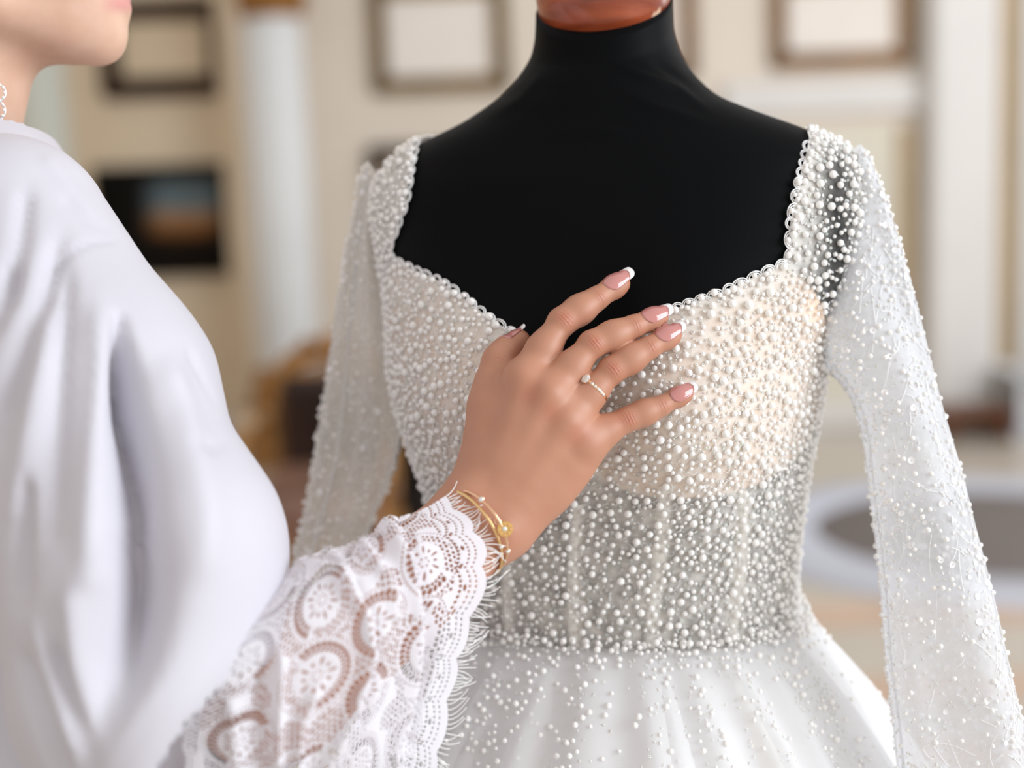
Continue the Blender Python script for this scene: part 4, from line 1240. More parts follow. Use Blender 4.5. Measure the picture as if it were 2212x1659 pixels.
bodyV.append(V); bodyQ.append(Q); bodyR.append(np.zeros(len(V))); bodyL.append(np.zeros(len(V))); bodyT.append(np.zeros(len(V)))

m, N, L, bs = new_mat('skin')
ra = N.new('ShaderNodeAttribute'); ra.attribute_name = 'red'
la = N.new('ShaderNodeAttribute'); la.attribute_name = 'lip'
ta = N.new('ShaderNodeAttribute'); ta.attribute_name = 'tan'
tc = N.new('ShaderNodeTexCoord'); n1 = N.new('ShaderNodeTexNoise'); n1.inputs['Scale'].default_value = 45; n1.inputs['Detail'].default_value = 5
L.new(tc.outputs['Object'], n1.inputs['Vector'])
def mixc(fac, a, b_):
    q = N.new('ShaderNodeMix'); q.data_type = 'RGBA'
    for s, v in (('Factor', fac), ('A', a), ('B', b_)):
        if isinstance(v, tuple): q.inputs[s].default_value = v
        elif isinstance(v, float): q.inputs[s].default_value = v
        else: L.new(v, q.inputs[s])
    return q.outputs['Result']
c1 = mixc(ta.outputs['Fac'], lin((222, 182, 158)), lin((189, 135, 109)))
mr = N.new('ShaderNodeMapRange'); mr.inputs['From Min'].default_value = .35; mr.inputs['From Max'].default_value = .65; mr.inputs['To Max'].default_value = .22
L.new(n1.outputs['Fac'], mr.inputs['Value'])
c2 = mixc(mr.outputs[0], c1, lin((186, 124, 96)))
c3 = mixc(ra.outputs['Fac'], c2, lin((186, 98, 74)))
c4 = mixc(la.outputs['Fac'], c3, lin((214, 146, 140)))
L.new(c4, bs.inputs['Base Color'])
bs.inputs['Roughness'].default_value = 0.48
bs.inputs['Subsurface Weight'].default_value = 0.12; bs.inputs['Subsurface Radius'].default_value = (1.0, .35, .2); bs.inputs['Subsurface Scale'].default_value = .004
n2 = N.new('ShaderNodeTexVoronoi'); n2.inputs['Scale'].default_value = 900; L.new(tc.outputs['Object'], n2.inputs['Vector'])
bp = N.new('ShaderNodeBump'); bp.inputs['Strength'].default_value = .06; bp.inputs['Distance'].default_value = .0005
L.new(n2.outputs['Distance'], bp.inputs['Height'])
# fine wrinkles across the finger joints
ja = N.new('ShaderNodeAttribute'); ja.attribute_name = 'crease_at'; jb = N.new('ShaderNodeAttribute'); jb.attribute_name = 'crease'
n3 = N.new('ShaderNodeTexNoise'); n3.inputs['Scale'].default_value = 260; L.new(tc.outputs['Object'], n3.inputs['Vector'])
def mth(op, a, b_=None, c=None):
    q = N.new('ShaderNodeMath'); q.operation = op
    for i_, v in enumerate((a, b_, c)):
        if v is None: continue
        if isinstance(v, (int, float)): q.inputs[i_].default_value = v
        else: L.new(v, q.inputs[i_])
    return q.outputs[0]
ph_ = mth('ADD', mth('MULTIPLY', ja.outputs['Fac'], 3.3), mth('MULTIPLY', n3.outputs['Fac'], 5.0))
wv = mth('POWER', mth('MULTIPLY_ADD', mth('SINE', ph_), .5, .5), 3.0)
ht = mth('MULTIPLY', wv, jb.outputs['Fac'])
b2 = N.new('ShaderNodeBump'); b2.invert = True; b2.inputs['Strength'].default_value = .55; b2.inputs['Distance'].default_value = .0007
L.new(ht, b2.inputs['Height']); L.new(bp.outputs['Normal'], b2.inputs['Normal']); L.new(b2.outputs['Normal'], bs.inputs['Normal'])
c5 = mixc(mth('MULTIPLY', ht, .30), c4, lin((150, 84, 62))); L.new(c5, bs.inputs['Base Color'])
M_skin = m
off = 0; qs = []
for V, Q in zip(bodyV, bodyQ): qs.append(Q + off); off += len(V)
me = mesh_np('body', cam2world(np.concatenate(bodyV)), [np.concatenate(qs)])
fattr(me, 'red', np.concatenate(bodyR)); fattr(me, 'lip', np.concatenate(bodyL)); fattr(me, 'tan', np.concatenate(bodyT))
fattr(me, 'crease_at', np.concatenate([jt, np.zeros(off - len(jt))])); fattr(me, 'crease', np.concatenate([jm, np.zeros(off - len(jm))]))
woman.part('body', me, M_skin)

# ---- finger nails with white tips
M_nail = pmat('pink_nail', (198, 132, 126), 0.12, Coat_Weight=0.8)
M_nailtip = pmat('white_nail_tip', (246, 242, 242), 0.15, Coat_Weight=0.8)
NAIL = {   # base and tip pixel of the nail and the way it faces (right, up, depth)
    'index': ((1305, 632), (1362, 594), 21, (-.32, .40, -1)), 'middle': ((1384, 698), (1446, 670), 20, (-.26, .48, -1)),
    'ring': ((1416, 741), (1474, 707), 20, (-.28, .48, -1)), 'pinky': ((1446, 868), (1502, 838), 19, (-.12, .36, -1)),
    'thumb': ((1092, 760), (1140, 716), 17, (-1.0, .7, -.40))}
HB = BVHTree.FromPolygons([Vector(v) for v in HV], [tuple(int(a) for a in q) for q in HQ])
for nme, (pb, pt_, hw, fd) in NAIL.items():
    J = FJ[nme]; A, B = J[2][0], J[3][0]
    ax_ = B - A; ax_ /= np.linalg.norm(ax_)
    n = np.array(fd, float); n -= ax_ * (n @ ax_); n /= np.linalg.norm(n); s_ = np.cross(ax_, n)
    rt = J[3][1]
    p2_ = np.array([[q[0] / q[2] * F + W / 2, -q[1] / q[2] * F + H / 2] for q in (A, B)]); e2 = p2_[1] - p2_[0]
    tpx = lambda p: ((np.array(p) - p2_[0]) @ e2) / (e2 @ e2) * np.linalg.norm(B - A)
    s0 = tpx(pb); Ln = tpx(pt_) - s0                    # where the nail grows out, and its length
    def nail_patch(u, v):                             # u along, v across (-1..1)
        half = math.radians(54) * (1 - .20 * u)
        a = v * half
        st = s0 + Ln * u
        r_ = np.interp(st, [0, (B - A) @ ax_, (B - A) @ ax_ + rt], [J[2][1], rt * 1.04, rt * .93]) + .00035
        r_ = r_ * (1 + .0 * u)
        dirn = n * np.cos(a)[..., None] + s_ * np.sin(a)[..., None]
        org = A + ax_ * st[..., None]
        rad_ = r_.copy()
        for ix in np.ndindex(*st.shape):
            o_ = org[ix] + dirn[ix] * (rt + .0035)
            loc, nr, id_, ds = HB.ray_cast(Vector(o_), Vector(-dirn[ix]), rt + .0035)
            hitr = 0 if loc is None else rt + .0035 - ds
            free = max(0, (st[ix] - (B - A) @ ax_) / rt)              # beyond the flesh the plate runs straight on
            rad_[ix] = max(hitr + .00045 if hitr > .003 else 0, r_[ix] * .96) - .0003 * max(0, .15 - u[ix]) / .15
        return org + dirn * rad_[..., None]
    def sheet(u0f, u1f, nu, nv_, th):
        vv = np.linspace(-1, 1, nv_)
        U = np.stack([u0f(vv) + (u1f(vv) - u0f(vv)) * q for q in np.linspace(0, 1, nu)])
        Vv = np.broadcast_to(vv, U.shape)
        P = nail_patch(U, Vv); nn_ = grid_normals(P)
        if (nn_[nu // 2, nv_ // 2] @ n) < 0: nn_ = -nn_
        P2 = P - nn_ * th
        Va = np.concatenate([P.reshape(-1, 3), P2.reshape(-1, 3)]); k = nu * nv_
        q = grid_quads(nu, nv_); rim = []
        for i in range(nu - 1):
            for j0 in (0, nv_ - 1): rim.append([i * nv_ + j0, (i + 1) * nv_ + j0, (i + 1) * nv_ + j0 + k, i * nv_ + j0 + k])
        for j in range(nv_ - 1):
            for i0 in (0, nu - 1): rim.append([i0 * nv_ + j, i0 * nv_ + j + 1, i0 * nv_ + j + 1 + k, i0 * nv_ + j + k])
        b = MB(); b.add(cam2world(Va), q, q + k, rim); return b
    smile = lambda v: .85 - .0 * v + .0 * v + .13 * (1 - v ** 2) - .10 + .0 * v
    base = lambda v: .0 + .24 * np.abs(v) ** 2.6
    end = lambda v: 1.02 - .11 * np.abs(v) ** 3.5
    o = woman.part('fingernail', sheet(base, smile, 12, 17, .0005), M_nail)
    woman.part('nail_tip', sheet(lambda v: smile(v) - .02, end, 6, 17, .0006), M_nailtip, o, label='white painted nail tip')
M_eye = pmat('eye_white', (236, 232, 228), 0.1); M_iris = pmat('brown_iris', (70, 44, 28), 0.1)
for s in (-1, 1):
    b = MB(); b.ball(cam2world(hd(196, -194, 30 * s)), .0118, 3); o = woman.part('eye', b, M_eye)
    b = MB(); b.ball(cam2world(hd(227, -194, 30 * s)), (.003, .0055, .0055), 2); woman.part('iris', b, M_iris, o)
# hair gathered into a bun
M_hair = pmat('chestnut_hair', (92, 62, 42), 0.45, noise=0.3, nscale=60, bump=0.4, bscale=160)
g5 = SDF((a0[0] - .06, hd(0, 60)[1], DH - .12), (hd(250, 0)[0], b0[1] + .02, DH + .12), .0035)
D = g5.field()
def E5(px, py, w, r, k, op='u'): g5.ell(D, hd(px, py, w), np.array(r) * .001, mm(k), op)
E5(-30, -310, 0, (103, 90, 79), 5); E5(-360, -300, 0, (42, 46, 44), 14); E5(-300, -360, 0, (40, 40, 40), 14)
E5(190, -120, 0, (62, 96, 90), 8, 's'); E5(-60, 90, 0, (75, 62, 95), 10, 's')
for s in (-1, 1): E5(-10, -110, 85 * s, (26, 40, 20), 6, 's')
V, Q = g5.mesh(D, 2)
woman.part('hair', mesh_np('hair', cam2world(V), [Q]), M_hair)
# ---- satin robe: torso and wide kimono sleeve as one surface
g6 = SDF((-.66, -1.32, .70), (-.085, .175, 1.30), .0036)
DT = g6.field(); DS = g6.field(); DC = g6.field()
RB = [((10, 520, .895), .067), ((172, 870, .865), .081), ((222, 1030, .850), .074), ((306, 1200, .835), .081), ((318, 1480, .825), .079)]
for (a, ra_), (b_, rb_) in zip(RB[:-1], RB[1:]):
    g6.cone(DS, camp(*a), camp(*b_), ra_, rb_, .02)
    g6.cone(DC, camp(*a), camp(*b_), ra_ - .009, rb_ - .009, .02)
XX = np.meshgrid(*[a.astype(np.float32) for a in g6.ax], indexing='ij', sparse=True)
hp0 = camp(508, 1418, .765); hn = np.array([.80, -.52, -.30]); hn /= np.linalg.norm(hn)
PLN = (XX[0] - hp0[0]) * hn[0] + (XX[1] - hp0[1]) * hn[1] + (XX[2] - hp0[2]) * hn[2]
DS = -SDF.smin(-DS, -PLN, .010)
DC = np.maximum(DC, -PLN - .016)
DS = np.maximum(DS, -DC)
g6.cone(DT, camp(-200, 520, 1.02), camp(-200, 1300, 1.02), .122, .125, .02)
g6.cone(DT, camp(-190, 1300, 1.02), (lambda q: ((q - CAM) @ np.stack([RIGHT, UP, FWD], 1)))(np.array([-.445, 1.03, .17])), .125, .13, .02)
g6.cone(DT, camp(-60, 440, .93), camp(-60, 440, 1.13), .045, .05, .05)
g6.cone(DT, camp(-80, 410, .97), camp(-70, 410, 1.04), .036, .036, .05)
g6.cone(DT, camp(20, 950, .925), camp(165, 1900, .93), .05, .085, .04)
shl_ = camp(-60, 470, 1.14)
g6.cone(DT, shl_, shl_ + np.array([0, -.26, .02]), .062, .066, .03); g6.cone(DT, shl_ + np.array([0, -.26, .02]), shl_ + np.array([0, -.50, -.02]), .066, .075, .03)
wl = lambda q: ((np.array(q) - CAM) @ np.stack([RIGHT, UP, FWD], 1))
g6.cone(DT, wl(cam2world(camp(165, 1900, .93)[None])[0]), wl((-.37, .97, .16)), .085, .085, .04)
D = SDF.smin(DT, DS, .012)
RV, RQ = g6.mesh(D, 5)
RN = vnormals(RV, RQ)
if np.mean(RN[RV[:, 2] < .85, 2]) > 0: RN = -RN; RQ = RQ[:, ::-1]
fx_ = np.stack([RV[:, 0] / RV[:, 2] * F + W / 2, -RV[:, 1] / RV[:, 2] * F + H / 2], 1)
face = sstep(.1, .55, -RN[:, 2])
dsp = np.zeros(len(RV))
FOLDS = [  # polyline in the picture, half width in px at its start and end, depth mm (negative = valley)
    ([(135, 500), (95, 640), (40, 800), (-10, 930)], 20, 34, -6.5), ([(60, 400), (45, 520), (10, 640)], 18, 24, -4),
    ([(30, 560), (10, 640), (-30, 720)], 16, 22, -5), ([(150, 560), (140, 700), (128, 900), (112, 1150)], 14, 26, -4.0), ([(100, 640), (70, 860), (40, 1100)], 22, 30, 4),
    ([(258, 690), (275, 860), (288, 1020), (296, 1250), (296, 1500), (300, 1700)], 14, 92, -34), ([(210, 640), (215, 800), (205, 1000), (190, 1250)], 26, 34, 4.5),
    ([(345, 760), (395, 900), (440, 1100), (450, 1300)], 34, 52, 6), ([(404, 752), (440, 820), (474, 884)], 9, 7, -4.0), ([(425, 745), (470, 810), (492, 870)], 12, 10, 1.2),
    ([(485, 855), (470, 900), (462, 935)], 9, 12, -2), ([(500, 940), (470, 960), (430, 970)], 14, 20, -2.5),
    ([(62, 1020), (48, 1160), (42, 1300)], 12, 22, -6), ([(110, 1380), (150, 1520), (200, 1660)], 18, 26, -6), ([(40, 1400), (90, 1540), (130, 1660)], 16, 22, -5),
    ([(70, 1330), (120, 1480), (165, 1640)], 16, 20, 3.5), ([(150, 1260), (165, 1420), (190, 1600)], 26, 30, 5), ([(235, 1200), (240, 1400), (250, 1640)], 16, 24, 2.0),
    ([(110, 575), (150, 545), (200, 522), (262, 518)], 7, 6, -1.6), ([(130, 420), (190, 470), (245, 505)], 16, 14, -1.8), ([(90, 330), (150, 400), (210, 480)], 18, 16, 1.6),
    ([(240, 470), (270, 500), (300, 515)], 8, 8, -2.0), ([(160, 300), (240, 370), (290, 450)], 10, 10, .8)]
for ln, w0_, w1_, am in FOLDS:
    d, fr = line_d(fx_, ln)
    wd_ = w0_ + (w1_ - w0_) * fr
    ends = np.where(fr <= 0, np.exp(-(d / (w0_ * 1.0)) ** 2) , 1.0)
    taper = sstep(-.02, .16, fr) * (1 - .55 * sstep(.85, 1.0, fr) if ln[-1][1] < 1560 else 1.0)
    dsp += am * .001 * np.exp(-(d / wd_) ** 2) * (taper + .15)
dsp *= np.where(RV[:, 2] < .90, sstep(.017, .050, -((RV - hp0) @ hn)), 1.0)   # the hem itself hangs smooth
RV = RV + RN * (dsp * face)[:, None]
m, N, L, bs = new_mat('white_satin')
bs.inputs['Base Color'].default_value = lin((208, 205, 213)); bs.inputs['Roughness'].default_value = .52; bs.inputs['Specular IOR Level'].default_value = .3
bs.inputs['Sheen Weight'].default_value = .15; bs.inputs['Sheen Roughness'].default_value = .35; bs.inputs['Anisotropic'].default_value = .3
tc = N.new('ShaderNodeTexCoord'); n1 = N.new('ShaderNodeTexNoise'); n1.inputs['Scale'].default_value = 1500; L.new(tc.outputs['Object'], n1.inputs['Vector'])
bp = N.new('ShaderNodeBump'); bp.inputs['Strength'].default_value = .05; bp.inputs['Distance'].default_value = .0004; L.new(n1.outputs['Fac'], bp.inputs['Height']); L.new(bp.outputs['Normal'], bs.inputs['Normal'])
robe = woman.part('robe', mesh_np('robe', cam2world(RV), [RQ]), m, label='white satin robe with a wide sleeve')

# ---- lace cuff: a wide flounce hanging from inside the sleeve
ROWS = [  # pixel columns from the elbow to the wrist edge, and depth
    [(520, 1330, .815), (650, 1212, .835), (740, 1180, .853), (800, 1150, .860), (838, 1120, .865), (900, 1106, .872), (962, 1072, .880)],
    [(480, 1390, .785), (640, 1292, .800), (748, 1255, .812), (810, 1236, .822), (866, 1196, .838), (940, 1165, .858), (1036, 1148, .872)],
    [(440, 1455, .774), (622, 1400, .785), (752, 1360, .796), (822, 1330, .806), (884, 1290, .828), (962, 1250, .852), (1054, 1244, .868)],
    [(408, 1530, .775), (606, 1500, .784), (752, 1450, .796), (818, 1420, .806), (872, 1390, .826), (940, 1360, .848), (1012, 1372, .866)],
    [(394, 1620, .782), (600, 1610, .790), (744, 1560, .802), (806, 1530, .812), (850, 1510, .830), (905, 1490, .850), (982, 1482, .866)],
    [(400, 1720, .792), (600, 1710, .800), (736, 1670, .812), (790, 1650, .822), (826, 1640, .838), (880, 1620, .852), (948, 1650, .866)],
    [(430, 1820, .815), (600, 1800, .820), (724, 1780, .832), (775, 1765, .842), (805, 1755, .850), (850, 1745, .858), (905, 1770, .868)]]
BACK = [
    [(470, 1740, .87), (610, 1740, .88), (726, 1700, .89), (780, 1680, .90), (812, 1650, .905), (855, 1630, .91), (900, 1640, .912)],
    [(480, 1620, .90), (620, 1590, .91), (732, 1540, .92), (790, 1510, .925), (830, 1480, .93), (880, 1450, .93), (930, 1440, .93)],
    [(500, 1480, .90), (635, 1420, .91), (738, 1370, .92), (795, 1340, .925), (836, 1300, .93), (890, 1260, .93), (955, 1220, .93)],
    [(515, 1390, .87), (648, 1290, .88), (740, 1250, .895), (800, 1215, .90), (838, 1180, .905), (898, 1150, .91), (960, 1110, .91)],
    [(520, 1335, .825), (650, 1216, .840), (740, 1184, .857), (800, 1154, .864), (838, 1124, .869), (900, 1109, .876), (962, 1075, .884)]]
def cuff_sheet(rows, nt, ns):
    P = np.array([[camp(*q) for q in r_] for r_ in rows])
    P = catmull(P, nt); P = catmull(P.transpose(1, 0, 2), ns)            # [s, t]
    return P
NSx, NTx = 400, 520
LF = cuff_sheet(ROWS, NTx, NSx)
sx_ = LF[..., 0] / LF[..., 2] * F + W / 2; sy_ = -LF[..., 1] / LF[..., 2] * F + H / 2
PX = np.stack([sx_.ravel(), sy_.ravel()], 1)
LNn = grid_normals(LF); LNn = np.where(LNn[..., 2:3] > 0, -LNn, LNn)
h_ = np.zeros(len(PX))
for ln, wd_, am in (([(838, 1120), (880, 1230), (896, 1340), (884, 1470), (850, 1600), (820, 1700)], 17, 7.5), ([(858, 1112), (902, 1210), (922, 1330), (912, 1460), (880, 1600)], 13, -4.5),
                    ([(650, 1215), (740, 1240), (790, 1330), (800, 1420), (760, 1540), (700, 1660)], 15, 6.5), ([(690, 1205), (765, 1260), (812, 1340), (818, 1430), (780, 1560)], 11, -4),
                    ([(780, 1165), (800, 1200), (840, 1260), (850, 1330)], 12, 4.5), ([(700, 1180), (735, 1230), (750, 1290)], 14, 3.5), ([(610, 1400), (604, 1500), (598, 1640)], 12, 5),
                    ([(560, 1450), (560, 1560), (560, 1700)], 22, -6), ([(500, 1500), (505, 1600), (520, 1720)], 18, 4), ([(690, 1480), (650, 1560), (640, 1680)], 14, 4.5), ([(960, 1330), (930, 1450), (890, 1580)], 14, 3)):
    d, fr = line_d(PX, ln)
    h_ += am * .001 * np.exp(-(d / wd_) ** 2) * (.35 + .65 * sstep(0, .15, fr))
LF = LF + LNn * h_.reshape(NSx, NTx, 1)
LB = cuff_sheet(BACK, 190, 220)
def lace_field(P, flip, seed):
    """hole > 0 where the thread is open; e runs from the scalloped edge inwards, y along it"""
    r2 = np.random.default_rng(seed)
    seg_s = np.linalg.norm(np.diff(P, axis=0), axis=2).mean(1); seg_t = np.linalg.norm(np.diff(P, axis=1), axis=2).mean(0)
    S_ = np.concatenate([[0], np.cumsum(seg_s)]); T_ = np.concatenate([[0], np.cumsum(seg_t)])
    e = (S_[-1] - S_)[:, None] + 0 * T_[None, :]; y = T_[None, :] + 0 * S_[:, None]
    sc = .024
    es = e - .0042 * (1 - np.abs(np.cos(math.pi * y / sc)) ** .8)
    hole = np.full(e.shape, -1.0)
    def holes(u, v, pu, ru, rv, mask):                    # rows of small round holes at v = 0
        uu = (u / pu + .5) % 1 - .5
        hh = 1 - np.sqrt((uu * pu / ru) ** 2 + (v / rv) ** 2)
        np.maximum(hole, np.where(mask, hh, -1), out=hole)
    # open net everywhere first, broken up by solid cloth work
    ux, uy = e / .0030, y / .0034
    row = np.floor(ux); off_ = (row % 2) * .5
    jit = .18 * np.sin(row * 12.9 + np.floor(uy + off_) * 78.2)
    net = 1 - np.sqrt((((ux % 1) - .5 + jit * .4) * .0030 / .00108) ** 2 + ((((uy + off_) % 1) - .5 + jit * .5) * .0034 / .00118) ** 2)
    nz = sum(np.sin(e * a + y * b_ + c) for a, b_, c in r2.uniform(-260, 260, (7, 3)) * np.array([1, 1, .1]))
    hole = np.maximum(hole, np.where((nz > -.3) & (es > .020), net, -1))
    cloth = np.zeros(e.shape)
    mot = []
    k = 0
    for e0, R_, pitch, ph0 in ((.038, .0235, .054, .0), (.083, .021, .048, .027), (.124, .023, .052, .0), (.166, .022, .05, .025), (.205, .022, .05, .0)):
        yy = ph0 - .01
        while yy < T_[-1] + .03:
            mot.append((e0 + r2.normal(0, .003), yy + r2.normal(0, .003), R_ * r2.uniform(.9, 1.08), r2.uniform(0, 6.28), k)); k += 1; yy += pitch
    for (ce, cy, R_, a0_, kk) in mot:
        de, dy = e - ce, y - cy; rr_ = np.hypot(de * 1.05, dy) / R_; an_ = np.arctan2(dy, de) + a0_
        inside = rr_ < 1.0
        hole[inside] = -1
        nl = max(8, int(2 * math.pi * .74 * R_ / .0033))
        holes(an_ / (2 * math.pi) * nl + .5, (rr_ - .645) * R_, 1.0, .40, .0013, (rr_ > .55) & (rr_ < .75) & (np.sin(an_ + kk) > -.35))
        holes(an_ / (2 * math.pi) * nl, (rr_ - .79) * R_, 1.0, .42, .0021, (rr_ > .55) & (rr_ < .92) & (np.sin(an_ + kk) > -.35))
        hole[:] = np.maximum(hole, np.where((rr_ > .60) & (rr_ < .90) & (np.sin(an_ + kk) < -.5), net, -1))
        n2 = int(2 * math.pi * .95 * R_ / .0024)
        holes(an_ / (2 * math.pi) * n2, (rr_ - .97) * R_, 1.0, .27, .0006, (rr_ > .90) & (rr_ < 1.04))
        np_ = 5 + kk % 2
        pet = .50 * (.62 + .38 * np.cos(an_ * np_))       # petals: slits between, eye holes within
        holes(an_ / (2 * math.pi) * np_ + .5, (rr_ - .36) * R_, 1.0, .075, .0030, rr_ < .56)
        holes(an_ / (2 * math.pi) * np_, (rr_ - .33) * R_, 1.0, .10, .0014, (rr_ < .5))
        holes(an_ / (2 * math.pi) * 6, (rr_ - .12) * R_, 1.0, .26, .0006, rr_ < .2)
    for v0, pu, ru, rv in ((.0065, .0026, .00075, .0006), (.0105, .0026, .0008, .00065), (.0165, .0027, .0009, .0011)):
        holes(y, es - v0, pu, ru, rv, np.abs(es - v0) < .003)
    holes(y + .001, es - .0135, sc / 2, .0017, .0011, np.abs(es - .0135) < .0025)
    hole = np.where(es < 0, 1.0, np.minimum(hole, es / .0006))
    cov = np.where((net > -.7) & (nz > -.3) & (es > .020), .86, .97)
    return -hole, cov, es
m, N, L, bs = new_mat('white_lace')
N.remove(bs)
out = N['Material Output']; tr = N.new('ShaderNodeBsdfTransparent'); df = N.new('ShaderNodeBsdfDiffuse'); df.inputs[0].default_value = lin((243, 241, 247))
tl = N.new('ShaderNodeBsdfTranslucent'); tl.inputs[0].default_value = lin((243, 241, 247))
mx = N.new('ShaderNodeMixShader'); mx.inputs[0].default_value = .22; L.new(df.outputs[0], mx.inputs[1]); L.new(tl.outputs[0], mx.inputs[2])
at = N.new('ShaderNodeAttribute'); at.attribute_name = 'thread'
mr = N.new('ShaderNodeMapRange'); mr.inputs['From Min'].default_value = -.06; mr.inputs['From Max'].default_value = .06; mr.inputs['To Max'].default_value = .98
L.new(at.outputs['Fac'], mr.inputs['Value'])
m2_ = N.new('ShaderNodeMixShader'); L.new(mr.outputs[0], m2_.inputs[0]); L.new(tr.outputs[0], m2_.inputs[1]); L.new(mx.outputs[0], m2_.inputs[2]); L.new(m2_.outputs[0], out.inputs[0])
nt_ = N.new('ShaderNodeTexNoise'); nt_.inputs['Scale'].default_value = 700; tc = N.new('ShaderNodeTexCoord'); L.new(tc.outputs['Object'], nt_.inputs['Vector'])
bp = N.new('ShaderNodeBump'); bp.inputs['Strength'].default_value = .35; bp.inputs['Distance'].default_value = .0006; L.new(nt_.outputs['Fac'], bp.inputs['Height']); L.new(bp.outputs['Normal'], df.inputs['Normal'])
M_lace = m
thF, cvF, esF = lace_field(LF, False, 3); thB, cvB, esB = lace_field(LB, True, 9)
# thick cords stand a little proud of the net
LNn = grid_normals(LF); LNn = np.where(LNn[..., 2:3] > 0, -LNn, LNn)
LFo = LF + LNn * (np.clip(thF, -.4, .8) * .0004)[..., None]
lv = np.concatenate([cam2world(LFo.reshape(-1, 3)), cam2world(LB.reshape(-1, 3))])
me = mesh_np('lace_cuff', lv, [grid_quads(NSx, NTx), grid_quads(220, 190) + NSx * NTx])
fattr(me, 'thread', np.concatenate([thF.ravel(), thB.ravel()]))
lace = woman.part('lace_cuff', me, M_lace, label='white lace cuff with scalloped fringed edge')
# eyelash fringe
fr_ = MB()
for sheet_, es_, NN in ((LF, esF, 104), (LB, esB, 34)):
    ns_, nt2 = sheet_.shape[:2]
    nrm = grid_normals(sheet_); nrm = np.where(nrm[..., 2:3] > 0, -nrm, nrm)
    for q in range(NN):
        j = min(nt2 - 2, max(1, int((q + rng.uniform(-.4, .4)) / NN * nt2)))
        i = int(np.argmin(np.abs(es_[:, j] - .0004)))
        p = sheet_[i, j]; out_ = sheet_[min(i + 3, ns_ - 1), j] - sheet_[max(i - 6, 0), j]; out_ /= np.linalg.norm(out_) + 1e-9
        al = sheet_[i, j + 1] - sheet_[i, j - 1]; al /= np.linalg.norm(al) + 1e-9
        ln = rng.uniform(.007, .015); sway = -.30 + .45 * math.sin(q * .31) + rng.normal(0, .22); up_ = rng.uniform(-.05, .4)
        t_ = np.linspace(0, 1, 7)[:, None]
        pts = p + out_ * ln * t_ + al * sway * ln * t_ ** 2 + nrm[i, j] * up_ * ln * (t_ - .3 * t_ ** 2) * .6
        fr_.tube(cam2world(pts), np.linspace(.00032, .00022, 7), 4)
woman.part('eyelash_fringe', fr_, M_thread, lace, kind='stuff')

# ---- jewellery
M_yg = pmat('yellow_gold', (240, 204, 146), 0.26, 1.0)
M_rg = pmat('rose_gold', (244, 200, 164), 0.2, 1.0)
M_gem = pmat('clear_diamond', (250, 248, 242), 0.04, 0.0, Transmission_Weight=0.25, IOR=2.2, Coat_Weight=1.0)
def gem(b, c, r, n):
    n = np.asarray(n, float); n /= np.linalg.norm(n); fr2 = frames_from_normals(n[None], False)[0]
    k = 8; an = np.arange(k) / k * 2 * math.pi
    V = [[.55 * math.cos(a + .39), .55 * math.sin(a + .39), .32] for a in an] + [[math.cos(a), math.sin(a), .0] for a in an] + [[0, 0, .32], [0, 0, -.75]]
    Fq = [[i, k + i, k + (i + 1) % k] for i in range(k)] + [[i, k + (i + 1) % k, (i + 1) % k] for i in range(k)] + [[2 * k, i, (i + 1) % k] for i in range(k)] + [[2 * k + 1, k + (i + 1) % k, k + i] for i in range(k)]
    b.add(np.array(V) * r @ fr2.T + np.array(c), Fq)
def d2w(v): return v[0] * RIGHT + v[1] * UP + v[2] * FWD
# bangles
bc = camp(1010, 1154, .894)
e1 = np.array([.51, -.86, 0.0]); nn_ = np.array([.86, .51, 0.0])
def bangle(cs, ra_, near, off_, tilt, sag, rad_, mat, label, stones, charm=False, nearm=1):
    c = bc + nn_ * cs
    e1_ = e1 * math.cos(tilt) + nn_ * math.sin(tilt)
    an = np.linspace(0, 2 * math.pi, 73)[:-1]
    P = c + np.cos(an)[:, None] * e1_ * ra_ + np.sin(an)[:, None] * (nn_ * off_ + np.array([0, 0, -1.0]) * near)
    t = Thing('bangle_bracelet', cam2world(c[None])[0], label, 'bracelet', None)
    b = MB(); b.tube(cam2world(P), rad_, 8, closed=True); t.part('band', b, mat)
    at_ = lambda a: (c + math.cos(a) * e1_ * ra_ + math.sin(a) * (nn_ * off_ + np.array([0, 0, -1.0]) * near))
    for a, r in stones:
        p = at_(a) + np.array([.0002, .0002, -.0010]); b = MB(); b.lathe([(r * .5, -r * .6), (r * 1.12, -r * .1), (r * 1.12, r * .1), (r * .9, r * .15)], (0, 0, 0), 14)
        fr2 = frames_from_normals((-FWD)[None], False)[0]; b.V[0] = b.V[0] @ fr2.T + cam2world(p[None])[0]
        st = t.part('setting', b, mat); b = MB(); gem(b, cam2world(p[None])[0] - FWD * r * .1, r, -FWD + .15 * UP); t.part('stone', b, M_gem, st, label='clear round stone', smooth=False)
    return t, at_
bangle(.0010, .0300, .0215, .0165, .0, 0, .00115, M_yg, 'thin yellow gold bangle nearest the lace fringe on the woman\'s wrist', ((1.02, .0014),))
t, at_ = bangle(.0040, .0285, .0228, .0186, .0, 0, .00110, M_rg, 'rose gold bangle with dangling disc charm on the woman\'s wrist', ((2.15, .0017), (.78, .0015)), True)
M_charm = pmat('brushed_gold', (232, 188, 116), 0.45, 0.85)
cp_ = camp(1091, 1143, .8715)
fr2 = frames_from_normals((-FWD + .12 * RIGHT)[None] / np.linalg.norm(-FWD + .12 * RIGHT), False)[0]
b = MB(); b.lathe([(0, -.0007), (.0046, -.0007), (.0049, -.0003), (.0049, .0003), (.0046, .0007), (0, .0007)], (0, 0, 0), 36); b.V[0] = b.V[0] @ fr2.T + cam2world(cp_[None])[0]
ch = t.part('disc_charm', b, M_charm, smooth=False, label='small gold disc charm with a clear centre stone')
